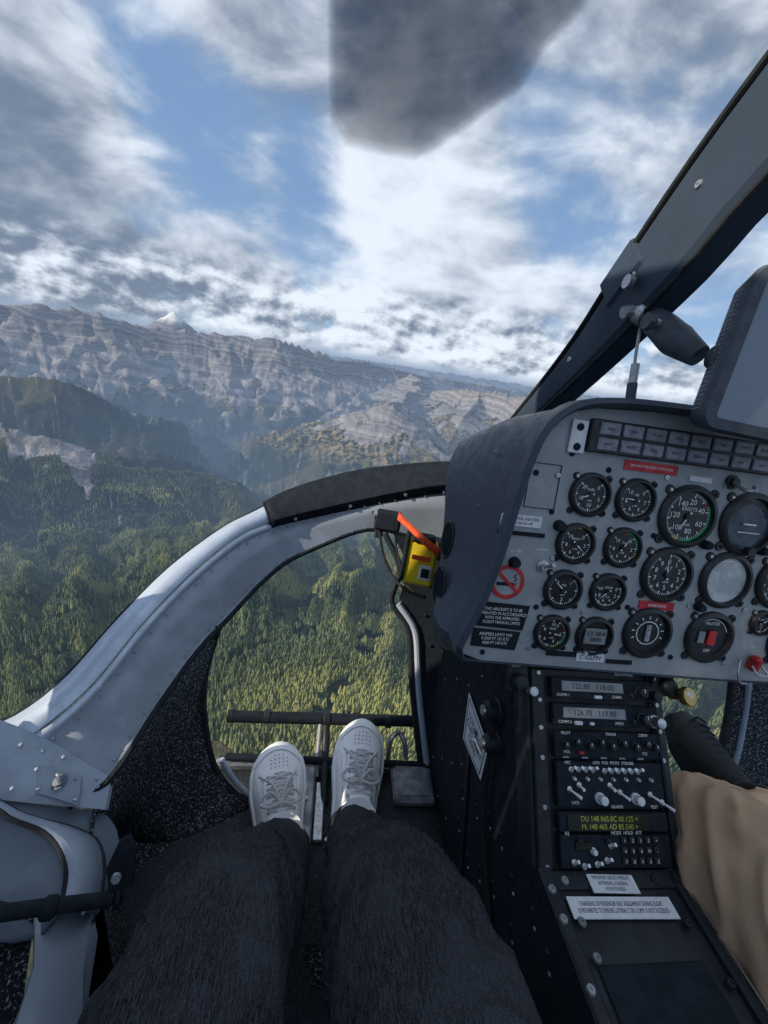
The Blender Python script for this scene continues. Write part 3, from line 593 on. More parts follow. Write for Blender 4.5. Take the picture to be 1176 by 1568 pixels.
# gauges
def gauge(a,q,r,kind="std",label="",nums=None,ang0=-225,ang1=45,needle=-60,dial=None,col=None):
    b=MB(); n_=36
    b.lathe((a,0,q),(0,-1,0),[(r*1.16,0),(r*1.16,.0035),(r*1.10,.006),(r*1.0,.0075),(r*.95,.0075),(r*.91,.002),(r*.90,-.002)],mBez,n_)
    dm=dial or mDial
    b.lathe((a,0,q),(0,-1,0),[(r*.92,.0015),(r*.5,.0015),(0,.0015)],dm,n_)
    for k in range(4):
        t=math.pi/4+k*math.pi/2; rr=r*1.27
        b.lathe((a+rr*math.cos(t),0,q+rr*math.sin(t)),(0,-1,0),[(r*.16+.001,0),(r*.16,.0025),(0,.0025)],mBez,12)
        b.screw((a+rr*math.cos(t),-.0026,q+rr*math.sin(t)),(0,-1,0),.0021,mSteel if k==1 else mBlackM,10)
    def tick(an,r0,r1,w_,m):
        t=math.radians(an); c,s_=math.cos(t),math.sin(t); y=-.0021
        b.add([(a+r0*c-w_*s_,y,q+r0*s_+w_*c),(a+r1*c-w_*s_,y,q+r1*s_+w_*c),(a+r1*c+w_*s_,y,q+r1*s_-w_*c),(a+r0*c+w_*s_,y,q+r0*s_-w_*c)],[(0,1,2,3)],m)
    def arc(a0,a1,r0,r1,m,y=-.0023):
        k=14; vs=[]
        for t in np.radians(np.linspace(a0,a1,k)): vs+=[(a+r0*math.cos(t),y,q+r0*math.sin(t)),(a+r1*math.cos(t),y,q+r1*math.sin(t))]
        b.add(vs,[(2*i,2*i+1,2*i+3,2*i+2) for i in range(k-1)],m)
    if kind=="std":
        N_=31 if r<.03 else 51
        for i,an in enumerate(np.linspace(ang0,ang1,N_)): tick(an,r*(.70 if i%5==0 else .77),r*.86,.00045 if i%5 else .0008,mWhite)
        if col: arc(col[0],col[1],r*.84,r*.90,mGreen); tick(col[1]+6,r*.70,r*.88,.0010,mRed); arc(col[0]-24,col[0]-4,r*.84,r*.90,mYel)
        nums=nums or ["0","2","4","6","8","10"]
        for i,sx_ in enumerate(nums):
            t=math.radians(ang1-(ang1-ang0)*i/(max(1,len(nums)-1))); text(sx_,pan,(a+r*.54*math.cos(t),-.0024,q+r*.54*math.sin(t)),r*.28,mWhite,name="dial_numeral")
        t=math.radians(needle); c,s_=math.cos(t),math.sin(t)
        b.add([(a-r*.2*c-.0015*s_,-.0036,q-r*.2*s_+.0015*c),(a+r*.70*c,-.0036,q+r*.70*s_),(a-r*.2*c+.0015*s_,-.0036,q-r*.2*s_-.0015*c)],[(0,1,2)],mWhite)
        b.lathe((a,-.0015,q),(0,-1,0),[(r*.13,0),(r*.12,.003),(0,.0032)],mBez,14)
        if label: text(label,pan,(a,-.0024,q+r*.27),r*.19,mWhite,name="dial_label"); text("x100",pan,(a,-.0024,q-r*.3),r*.14,mWhite,name="dial_label")
    elif kind=="att":
        arc(-200,-340,r*.72,r*.86,mBez); b.box((a,-.004,q),(r*.5,.002,.002),mWhite); b.box((a,-.0045,q-r*.3),(r*.9,.001,.0012),mWhite)
        for an in (60,75,90,105,120): tick(an,r*.70,r*.84,.0006,mWhite)
        b.lathe((a,-.008,q-r*.93),(0,-1,0),[(.006,0),(.006,.009),(0,.009)],mBez,14)
    elif kind=="lcd":
        b.box((a,-.0035,q),(r*1.35,.003,r*.95),mLcd,bev=.001); text("LT 28.4\n2800",pan,(a,-.0056,q),r*.36,mBlackM,name="lcd_digits")
        b.box((a,-.004,q-r*1.02),(.012,.004,.006),mDoor2,bev=.001)
        b.lathe((a-r*.5,-.006,q-r*.95),(0,-1,0),[(.0028,0),(.0028,.004),(0,.004)],mClear,10)
    elif kind=="amp":
        for i in range(9): tick(200-27*i,r*.62,r*.76,.0007,mWhite)
        b.box((a,-.003,q),(r*.25,.002,r*.75),mLcd,bev=.0006); text("1\n0\n0",pan,(a,-.0045,q),r*.27,mWhite,name="dial_numeral")
        arc(0,360,r*.50,r*.54,mWhite)
    elif kind=="red":
        b.box((a+r*.06,-.004,q),(r*.34,.004,r*.62),mRed,bev=.0008); b.box((a-r*.42,-.003,q),(r*.3,.002,r*.5),mLcd); text("MASTER",pan,(a,-.0024,q+r*.62),r*.19,mWhite,name="dial_label"); text("OFF",pan,(a,-.0024,q-r*.6),r*.19,mWhite,name="dial_label")
        arc(20,160,r*.80,r*.83,mWhite)
    elif kind=="blank":
        arc(60,120,r*.78,r*.82,mWhite)
    return b.build("gauge_dial",pan,ang=40)
gauge(.335,.250,.0255,label="FUEL",needle=200,nums=["0","5","10","15","20"])
gauge(.401,.250,.0255,label="VSI",needle=175)
gauge(.328,.183,.0245,label="ENG P",needle=-40,col=(100,200))
gauge(.397,.184,.0245,label="T4",needle=60,col=(-10,80))
gauge(.323,.118,.0245,label="OIL",needle=140,nums=["1","2","3"])
gauge(.389,.120,.0235,label="XMSN",needle=-140,ang0=-200,ang1=20)
gauge(.319,.055,.0230,label="TEMP",needle=-10,col=(-60,10),ang0=-270,ang1=60)
gauge(.383,.055,.0245,"lcd")
gauge(.483,.236,.038,label="KNOTS",needle=-120,nums=["20","40","60","80","100","120","140"],col=(-100,30),ang0=-235,ang1=80)
gauge(.579,.235,.039,"att",dial=mDialB)
gauge(.472,.152,.0345,label="ALT",needle=100,nums=["0","1","2","3","4","5","6","7","8","9"],ang0=-234,ang1=90)
gauge(.566,.152,.036,"blank",dial=mDialW)
gauge(.463,.065,.033,"amp")
gauge(.563,.065,.034,"red")
gauge(.643,.093,.017,label="OAT",needle=30,nums=["0","4","8"])
gauge(.663,.235,.036,label="CLIMB",needle=180,nums=["0","5","10","15","20"])
gauge(.655,.155,.034,label="HDG",needle=90,nums=["N","3","6","E","12"],ang0=-234,ang1=90)
gauge(.70,.065,.033,label="TRQ",needle=20)
# annunciator, placards, switches
b=MB()
b.box((.50,-.004,.326),(.37,.008,.042),mBez,bev=.0015)
for i in range(10):
    for j in range(2): b.box((.340+i*.0325,-.0086,.336-j*.0195),(.028,.003,.0155),mAnn,bev=.001)
b.box((.302,-.0025,.322),(.022,.004,.042),mPaper,bev=.001); b.screw((.302,-.0046,.334),(0,-1,0),.004,mBlackM); b.screw((.302,-.0046,.309),(0,-1,0),.004,mBlackM)
b.build("annunciator_panel",pan)
for i in range(10):
    for j in range(2): text(["ENG","GEN","DOOR","HYD","BATT","FUEL","PITOT","MGB P","TGB","OIL"][(i+3*j)%10],pan,(.340+i*.0325,-.0105,.336-j*.0195),.0048,mBlackM,name="caption")
b=MB()
for a,q,w_,h_,m in ((.414,.295,.078,.013,mRed),(.468,.106,.054,.012,mRed),(.247,.206,.056,.015,mPaper),(.250,.189,.066,.0055,mBlackM),(.384,.022,.043,.012,mPaper),(.340,.025,.045,.007,mBlackM),(.43,.018,.04,.006,mBlackM),(.49,.288,.034,.007,mPaper)):
    b.box((a,-.001,q),(w_,.0016,h_),m)
b.add([(.212,-.0012,.093),(.281,-.0012,.091),(.276,-.0012,.055),(.205,-.0012,.058)],[(0,1,2,3)],mBlackM)
b.add([(.206,-.0014,.055),(.274,-.0014,.053),(.270,-.0014,.026),(.206,-.0014,.029)],[(0,1,2,3)],mBlackM)
b.build("placards",pan)
text("CONTROL HEATER\nvalve to be off",pan,(.247,-.0022,.206),.0055,mBlackM,name="placard_text")
text("DO NOT EXCEED 2 MINUTES",pan,(.414,-.0022,.295),.0048,mWhite,name="placard_text"); text("WARNING",pan,(.468,-.0022,.106),.006,mWhite,name="placard_text")
text("C-GLMV",pan,(.384,-.0022,.022),.0095,mBlackM,name="registration")
text("THIS AIRCRAFT IS TO BE\nOPERATED IN ACCORDANCE\nWITH THE APPROVED\nFLIGHT MANUAL LIMITS",pan,(.244,-.0018,.074),.0062,mWhite,name="placard_text",sx=.8)
text("AIRSPEED LIMITS VNE\n0-2000 FT 155 KTS\n4000 FT 149 KTS",pan,(.239,-.0018,.041),.0062,mWhite,name="placard_text",sx=.8)
# no smoking sign
b=MB(); R_=.0225
b.lathe((.243,0,.122),(0,-1,0),[(R_*1.08,0),(R_*1.08,.0008),(0,.0008)],mGrey,32)
b.lathe((.243,0,.122),(0,-1,0),[(R_*1.05,.0008),(R_*1.05,.0016),(R_*.82,.0016),(R_*.82,.0008)],mRed,36)
b.box((.243,-.0014,.122),(R_*1.9,.0012,.0042),mRed,Matrix.Rotation(math.radians(40),3,'Y'))
b.box((.240,-.0010,.119),(.024,.0008,.0045),mBlackM); b.box((.2545,-.0010,.119),(.003,.0008,.0045),mRed); b.tube([(.252,-.001,.123),(.255,-.001,.127),(.251,-.001,.130),(.254,-.001,.134)],.0007,mBlackM,5,4)
b.build("no_smoking_sign",pan)
b=MB()
for a,q in ((.247,.15),(.30,.205)): b.lathe((a,0,q),(0,-1,0),[(.0075,0),(.0075,.004),(.006,.010),(0,.010)],mBlackM,18)
b.lathe((.288,0,.148),(0,-1,0),[(.0085,0),(.0085,.002),(.0045,.003),(.0045,.007),(0,.007)],mSteel,14); b.cyl((.288,-.006,.148),(.291,-.022,.156),.0018,mSteel,r1=.0028,n=10)
for i,(a,q) in enumerate([(.263,.335),(.252,.30),(.238,.222),(.287,.222),(.286,.27),(.256,.27),(.227,.178),(.30,.30),(.30,.16),(.355,.285),(.44,.285),(.52,.20),(.52,.11),(.425,.10),(.36,.087),(.29,.09),(.29,.03),(.225,.02),(.53,.285),(.60,.19),(.61,.11),(.51,.03),(.60,.025),(.44,.205)]): b.screw((a,0,q),(0,-1,0),.0032,mBlackM if i%2 else mSteel)
for z0 in(.225,.283): b.box((.268,-.0006,z0),(.042,.0012,.0008),mBlackM)
for x0 in(.247,.289): b.box((x0,-.0006,.254),(.0008,.0012,.058),mBlackM)
b.lathe((.538,0,.290),(0,-1,0),[(.010,0),(.010,.003),(.006,.004),(.006,.008),(0,.008)],mBez,18); b.tube([(.538,-.006,.287),(.54,-.02,.281),(.548,-.026,.282),(.552,-.02,.287)],.0025,mSteel,8,5)
for a,q in((.52,.20),(.61,.20),(.533,.11)): b.lathe((a,0,q),(0,-1,0),[(.0065,0),(.0065,.006),(.005,.011),(0,.011)],mBlackM,14)
b.box((.642,-.008,.032),(.012,.014,.024),mRed,Matrix.Rotation(.2,3,'X'),.003); b.tube([(.634,-.012,.03),(.634,-.022,.022),(.650,-.022,.022),(.650,-.012,.03)],.0016,mSteel,8,4)
b.tube([(.622,-.004,.035),(.615,-.010,.02),(.62,-.012,.004),(.635,-.010,.0)],.0014,mSteel,6,5)
b.build("switches",pan)
for s_,a,q in (("HEATER",.283,.17),("ALT AIR",.247,.165),("LTS",.30,.13),("PITCH",.62,.21),("FIRE",.64,.055)): text(s_,pan,(a,-.0012,q),.0045,mWhite,name="legend")
# ================================================================== radio console
con=empty("radio_console",(0,.30,-.575),(math.radians(-37.66),0,0))
b=MB()
b.box((.4065,.020,.119),(.209,.04,.246),mBlack,bev=.002)
for x_ in(.318,.5035): b.box((x_,-.003,.119),(.020,.006,.244),mBlack,bev=.0015)
units=[(.2175,.030),(.183,.030),(.146,.034),(.098,.056),(.055,.024),(.0225,.038)]
for c_,h_ in units: b.box((.4145,-.006,c_),(.158,.012,h_-.002),mBlackM,bev=.0012)
for c_ in(.236,.20,.165,.128,.07,.004):
    for x_ in(.319,.503): b.screw((x_,-.0062,c_),(0,-1,0),.0028,mSteel)
def knob(x_,z_,r,h,m=mBlack,cap=None):
    b.lathe((x_,-.012,z_),(0,-1,0),[(r*1.15,0),(r*1.15,h*.25),(r*.95,h*.3),(r*.9,h),(r*.6,h*1.05),(0,h*1.05)],m,18)
    if cap: b.box((x_,-.012-h*1.06,z_+r*.45),(.0008,.0006,r*.8),cap)
b.box((.398,-.0125,.2205),(.096,.002,.0135),mLcd,bev=.0006); b.box((.398,-.0125,.186),(.096,.002,.0135),mLcd,bev=.0006)
for z_ in(.2165,.182): knob(.470,z_,.007,.014,cap=mWhite); knob(.488,z_-.003,.0075,.018,mSteel if z_<.2 else mBlack); knob(.456,z_-.004,.003,.006)
b.box((.405,-.013,.2075),(.012,.004,.0045),mPaper,bev=.001); b.box((.372,-.013,.173),(.012,.004,.005),mPaper,bev=.001); b.box((.392,-.013,.173),(.006,.004,.0035),mPaper)
for i,x_ in enumerate((.349,.366,.385,.402,.418,.436,.455,.472,.485)): knob(x_,.150 if i%2 else .146,.0045,.008,mBlack,mWhite)
b.box((.372,-.0145,.137),(.007,.004,.003),mRed)
for i in range(5): b.box((.350+i*.028,-.0125,.1305),(.009,.001,.0018),mLcd)
def toggle(x_,z_,ln=.010,dx=.001,dz=.005,tip=mWhite):
    b.lathe((x_,-.012,z_),(0,-1,0),[(.0038,0),(.0038,.002),(.0022,.003),(0,.003)],mSteel,10); b.cyl((x_,-.013,z_),(x_+dx,-.013-ln,z_+dz),.0011,tip,r1=.0022,n=8)
for i in range(4): toggle(.356+i*.0105,.116)
for i in range(6): toggle(.405+i*.010,.115)
for i in range(2): toggle(.366+i*.045,.098,dz=-.003)
for x_,z_,r in((.395,.083,.006),(.448,.083,.006)): knob(x_,z_,r,.012,mPaper)
for x_,z_,q in((.352,.093,.014),(.425,.090,.010),(.470,.088,.014),(.487,.079,.012)): toggle(x_,z_,q,.008,-.006)
for i in range(7): knob(.36+i*.019,.105,.0022,.004,mSteel)
b.box((.4065,-.0125,.055),(.120,.002,.0185),mLcdD,bev=.0006)
for i in range(5):
    for j in range(3): b.box((.424+i*.0115,-.0135,.036-j*.0115),(.0085,.004,.0075),mBez,bev=.001)
for i in range(3): knob(.360+i*.02,.036-(i%2)*.012,.0035,.006,mPaper if i==1 else mBlack)
for x_,z_ in((.352,.012),(.366,.008),(.384,.010),(.398,.014),(.405,.030)): toggle(x_,z_,.008,.002,.004)
b.box((.3665,-.013,.030),(.022,.003,.008),mLcdD)
b.build("radio_stack",con)
text("122.80   118.00",con,(.398,-.0137,.2205),.0105,mBlackM,name="radio_digits"); text("126.70   119.90",con,(.398,-.0137,.186),.0105,mBlackM,name="radio_digits")
text("DU 148 065.0C 00.125 +\nM: 140 465 AD 05.540 +",con,(.4065,-.0138,.055),.0088,mLcdT,name="display_digits",sx=.92)
for s_,x_,z_ in (("COMM 1",.352,.2085),("CHAN",.435,.2085),("COMM 2",.352,.174),("XPDR",.435,.174),("PILOT",.352,.160),("TRANS",.42,.160),("CREW",.47,.160),("VOL",.352,.137),("ICS",.47,.137),("MIC",.352,.124),("LDG  POS  PITOT  STROBE",.42,.1245),("HYD",.36,.077),("GUARD",.42,.073),("TEST",.475,.073),("MODE  HOLD  ATT",.43,.0435),("SQ",.345,.043),("RELAY/PAGE",.45,.2395)):
    text(s_,con,(x_,-.0126,z_),.0052,mWhite,name="legend")
for i in range(5):
    for j in range(3): text(["1","2","3","S","+","4","5","6","M","-","7","8","9","0","E"][i+5*j],con,(.424+i*.0115,-.0160,.036-j*.0115),.0055,mWhite,name="key_legend")
b=MB()
for x_,z_,m in((.288,.228,mBlack),(.524,.232,mBlack)):
    b.box((x_,-.002,z_),(.034,.006,.040),mBlack,bev=.002); b.lathe((x_,-.004,z_-.006),(0,-1,0),[(.012,0),(.012,.010),(.009,.014),(0,.014)],mBlack,20); b.lathe((x_+.01,-.02,z_-.015),(0,-1,0),[(.005,0),(.006,.012),(0,.012)],mSteel,14)
b.lathe((.536,-.02,.215),(.2,-1,.1),[(.005,-.02),(.005,0),(.012,.001),(.0135,.006),(.012,.011),(0,.012)],mGold,24)
b.tube([(.288,-.01,.22),(.280,-.02,.19),(.284,-.01,.16)],.004,mRub,8,5)
b.build("vent_knobs",con)
text("VENT",con,(.286,-.0056,.2435),.006,mWhite,name="legend"); text("VENT",con,(.524,-.0056,.2475),.006,mWhite,name="legend")
ped=empty("center_pedestal")
b=MB()
b.box((.4025,.08,-.600),(.19,.44,.05),mBlack,bev=.003)
b.box((.315,.09,-.571),(.018,.42,.010),mBlack,bev=.003); b.box((.492,.09,-.571),(.012,.42,.010),mBlack,bev=.003); b.box((.4985,.09,-.5655),(.002,.42,.002),mSteel); b.box((.400,.286,-.573),(.18,.02,.008),mBlack,bev=.002)
b.box((.40,.10,-.574),(.13,.22,.004),mBlackM,bev=.001)
for x_,y_ in((.313,.274),(.336,.244),(.336,.214),(.313,.246),(.313,.19),(.470,.240),(.478,.19),(.49,.283),(.46,.283),(.336,.284),(.313,.14),(.49,.14)): b.screw((x_,y_,-.566 if x_<.32 or x_>.48 else -.569),(0,0,1),.0040,mTray if x_<.35 else mBlack,12)
def ppl(c,sz,m,rz=0): b.box(c,sz,m,Matrix.Rotation(rz,3,'Z'))
ppl((.398,.279,-.5675),(.062,.019,.0016),mPaper,-.03); ppl((.397,.2565,-.5700),(.136,.021,.0016),mPaper,-.02)
b.build("pedestal_top",ped)
text("MAXIMUM GROSS WEIGHT\nINTERNAL LOADING\n4150 POUNDS",ped,(.398,.279,-.5664),.0058,mBlackM,rot=(0,0,-.03),name="placard_text",sx=.72)
text("CHANGING OF PASSENGER SEAT ASSIGNMENT DURING FLIGHT\nIS PROHIBITED TO ENSURE LATERAL C OF G LIMIT IS NOT EXCEEDED",ped,(.397,.2565,-.5689),.0065,mBlackM,rot=(0,0,-.02),name="placard_text",sx=.58)
# ================================================================== navigation display on arm
nav=empty("navigation_display",(.410,.444,.068),(math.radians(-10),math.radians(3),math.radians(-17)))
def rrect(w_,h_,r,n=6):
    out=[]
    for cx_,cz_,a0 in((w_/2-r,h_/2-r,0),(-w_/2+r,h_/2-r,90),(-w_/2+r,-h_/2+r,180),(w_/2-r,-h_/2+r,270)):
        for t in np.radians(np.linspace(a0,a0+90,n)): out.append((cx_+r*math.cos(t),cz_+r*math.sin(t)))
    return out
b=MB()
def ring(y,w_,h_,r): return [(p[0]+.11,y,p[1]) for p in rrect(w_,h_,r)]
rg=[ring(.042,.19,.14,.012),ring(.037,.212,.165,.016),ring(.005,.222,.178,.018),ring(-.001,.216,.172,.016),ring(-.001,.194,.150,.006),ring(.001,.192,.148,.005)]
rg=[r+[r[0]] for r in rg]; b.grid(rg,mCase); b.poly(ring(.042,.19,.14,.012),mCase); b.poly(list(reversed(ring(.0012,.192,.148,.005))),mScr)
for i in range(26):
    for j in range(4): b.dome((.0012,.010+j*.0060,-.065+i*.0052),(-1,0,0),.0014,mDoor,6)
b.build("display_unit",nav,ang=40)
b=MB()
b.tube([(.398,.590,.112),(.405,.555,.095),(.412,.528,.078),(.424,.495,.060)],[.013,.018,.020,.013],mCase,16,5)
b.lathe((.392,.592,.113),(.1,-.7,-.3),[(0,0),(.012,.002),(.015,.010),(.012,.020),(0,.022)],mSteel,18)
b.lathe((.440,.465,.058),(-.2,1,.15),[(.026,0),(.026,.006),(.012,.010),(.014,.022),(0,.03)],mCase,20)
b.tube([(.385,.542,.095),(.43,.55,.09)],.006,mSteel,10); b.lathe((.381,.542,.095),(-1,0,0),[(.010,0),(.010,.008),(0,.008)],mCase,8)
b.box((.402,.640,.165),(.055,.055,.075),mPost,Matrix.Rotation(math.radians(42),3,'X'),.004)
b.cyl((.374,.60,.148),(.366,.60,.148),.009,mSteel); b.cyl((.38,.588,.112),(.368,.588,.108),.008,mSteel)
oarm=b.build("mount_arm",None); bpy.context.view_layer.update(); oarm.parent=nav; oarm.matrix_parent_inverse=nav.matrix_world.inverted()
b=MB(); b.tube([(.398,.585,.095),(.394,.570,.06),(.392,.56,.04)],.0022,mClear,8,5); b.tube([(.392,.56,.045),(.392,.553,.02)],.0055,mClear,10); b.tube([(.392,.553,.02),(.393,.548,.0)],.0065,mCase,10); b.tube([(.393,.548,.0),(.396,.54,-.02),(.40,.535,-.05)],.004,mCase,8,5)
b.tube([(.41,.55,.10),(.40,.56,.085),(.396,.575,.09)],.0025,mRub,8,4)
b.build("antenna_cable")
# ================================================================== emergency locator beacon
bc=empty("emergency_beacon")
b=MB(); Rm=Matrix.Rotation(-.22,3,'Z')@Matrix.Rotation(-.2,3,'X')
b.box((.208,.785,-.400),(.064,.05,.098),mYB,Rm,.006); b.box((.214,.756,-.412),(.026,.006,.034),mPaper,Rm,.001); b.box((.214,.7525,-.412),(.018,.002,.020),mBlackM,Rm,.0004)
b.box((.200,.756,-.378),(.040,.004,.010),mOr,Rm,.001)
b.box((.172,.79,-.390),(.010,.05,.106),mBlackM,Rm,.003); b.box((.206,.785,-.344),(.05,.045,.016),mBlackM,Rm,.004)
b.build("beacon_case",bc)
b=MB(); b.grid([cm([(.150,.822,-.305),(.175,.79,-.318),(.205,.765,-.335),(.240,.76,-.355)],12),cm([(.146,.81,-.318),(.172,.78,-.330),(.202,.755,-.348),(.238,.75,-.372)],12)],mOr); b.build("strap",bc,solid=.004)
b=MB(); b.tube([(.10,.90,-.338),(.115,.87,-.36),(.128,.84,-.41),(.150,.80,-.445),(.18,.75,-.455),(.214,.715,-.447)],.0035,mRub,8,6)
b.tube([(.12,.885,-.335),(.15,.86,-.36),(.16,.84,-.40),(.175,.80,-.44)],.0025,mRub,8,6); b.tube([(.13,.87,-.42),(.17,.80,-.455),(.20,.75,-.46)],.0018,mGold,6,6)
b.box((.135,.870,-.345),(.06,.04,.045),mBlackM,Rm,.005); b.cyl((.10,.868,-.332),(.115,.868,-.332),.01,mSteel); b.box((.118,.872,-.375),(.018,.02,.03),mBlack,Rm,.003)
b.build("wiring",bc)
# ================================================================== dark windscreen reflection built as a tinted sheet, fades at its edge
vp=[(-.075,.56,.58),(-.072,.64,.50),(-.069,.709,.432),(-.066,.76,.375),(-.060,.793,.327),(-.035,.806,.309),(.02,.800,.305),(.074,.790,.304),(.100,.783,.317),(.146,.766,.348),(.167,.759,.366),(.205,.741,.388),(.222,.728,.426),(.248,.700,.452),(.275,.65,.50),(.30,.56,.60)]
vo_=np.array(vp); cv=np.array([.07,.66,.47]); K=len(vp)
lv=[1.03,.985,.94,.84,.6]; tn=[0.,.55,.82,.94,1.]
vme=bpy.data.meshes.new("reflection_sheet"); vv=[tuple(p) for l in lv for p in (cv+(vo_-cv)*l)]+[tuple(cv)]
ff=[(r*K+i,r*K+(i+1)%K,(r+1)*K+(i+1)%K,(r+1)*K+i) for r in range(4) for i in range(K)]+[(4*K+i,4*K+(i+1)%K,5*K) for i in range(K)]
vme.from_pydata(vv,[],ff); at=vme.attributes.new("tint",'FLOAT','POINT'); at.data.foreach_set("value",[t for t in tn for _ in range(K)]+[1.]); vme.update()
vis=bpy.data.objects.new("reflection_sheet",vme); COL.objects.link(vis)
mv=bpy.data.materials.new("reflection_tint"); mv.use_nodes=True; nt=mv.node_tree; bs=nt.nodes["Principled BSDF"]; bs.inputs['Base Color'].default_value=(.175,.225,.30,1); bs.inputs['Roughness'].default_value=.7; bs.inputs['Specular IOR Level'].default_value=.1
tp=N(nt,"ShaderNodeBsdfTransparent"); mx=N(nt,"ShaderNodeMixShader"); g=N(nt,"ShaderNodeNewGeometry"); a1=N(nt,"ShaderNodeAttribute",attribute_name="tint")
lk(nt,mth(nt,'MULTIPLY',a1.outputs['Fac'],mr(nt,noise(nt,g.outputs['Position'],6,4,.5),.3,.7,.66,.84)),mx.inputs[0]); lk(nt,tp.outputs[0],mx.inputs[1]); lk(nt,bs.outputs[0],mx.inputs[2]); lk(nt,mx.outputs[0],nt.nodes["Material Output"].inputs[0])
vme.materials.append(mv)
# ================================================================== people
def leg(name,parent,pts,rad,mat,seed,n=96,k=240,fold=.006,openend=True,flat=.0):
    q=cm(pts,k); rr=np.interp(np.linspace(0,1,k),np.linspace(0,1,len(rad)),rad)
    rr=np.convolve(np.pad(rr,8,mode='edge'),np.ones(17)/17,'valid')
    def shape(s,an):
        s=np.full_like(an,s); c,d=np.cos(an),np.sin(an)
        f=rid(s*8+c*.8+seed,d*1.1+s*5,4,seed)-.66
        f2=fbm(s*5+c*.8,d*.8+seed,3,seed+9)
        hem=np.clip(1-s/.09,0,1)
        kn=np.exp(-((s-.47)/.15)**2)
        cr_=np.maximum(0,1-np.abs(pn(s*22+c*1.5+.6*f2,d*1.3+seed*2.,seed+5))*3.2)
        return 1+fold*10*(f*1.0+f2*.5)+fold*5.5*(.45+kn)*cr_+.05*hem*np.sin(2*an+1)
    rows,E1,E2=sweep(q,rr,n,shape=shape)
    b=MB(); vs=[p for r in rows for p in r]
    fs=[(i*n+j,i*n+(j+1)%n,(i+1)*n+(j+1)%n,(i+1)*n+j) for i in range(k-1) for j in range(n)]; b.add(vs,fs,mat)
    o=b.build(name,parent,ang=180,solid=.003)
    return rows
pas=empty("passenger")
Lrows=leg("trouser_leg_left",pas,[(-.020,.476,-.868),(-.024,.458,-.828),(-.038,.376,-.722),(-.052,.300,-.622),(-.062,.250,-.558),(-.070,.193,-.538),(-.079,.12,-.552),(-.08,0,-.57),(-.05,-.15,-.61)],[.049,.052,.057,.066,.071,.083,.097,.110,.118],mDen,3,fold=.0125)
Rrows=leg("trouser_leg_right",pas,[(.107,.498,-.866),(.108,.478,-.822),(.111,.386,-.725),(.113,.305,-.628),(.117,.254,-.562),(.128,.196,-.538),(.150,.12,-.548),(.163,0,-.565),(.158,-.15,-.605)],[.051,.054,.059,.068,.074,.087,.100,.110,.118],mDen,8,fold=.0125)
b=MB(); NR=96; KR=240
for rows,col in ((Lrows,67),(Lrows,19),(Rrows,27),(Rrows,76)):
    for dd_ in (0,1):
        pts=[tuple(np.array(rows[i][(col+dd_)%NR])+.0006*(np.array(rows[i][col])-np.mean(rows[i],axis=0))/.07) for i in range(0,KR,2)]
        b.tube(pts,.0009 if dd_ else .0013,mSeam,6,1)
for rows in (Lrows,Rrows):
    for i_ in (1,10):
        pts=[tuple(np.mean(rows[i_],axis=0)+(np.array(rows[i_][j])-np.mean(rows[i_],axis=0))*1.015) for j in list(range(0,NR,2))+[0]]
        b.tube(pts,.0018 if i_==1 else .0009,mSeam,6,1)
b.tube([( -.09,-.1,-.57),(.05,-.18,-.56),(.18,-.1,-.57)],[.10,.13,.10],mDen,20,8)
b.build("seams_and_lap",pas)
b=MB()
b.tube([(-.018,.486,-.88),(-.019,.484,-.84),(-.024,.465,-.79)],[.040,.036,.036],mSock,24,6); b.tube([(.106,.510,-.87),(.107,.508,-.83),(.109,.49,-.79)],[.040,.036,.036],mSock,24,6)
b.build("socks",pas)
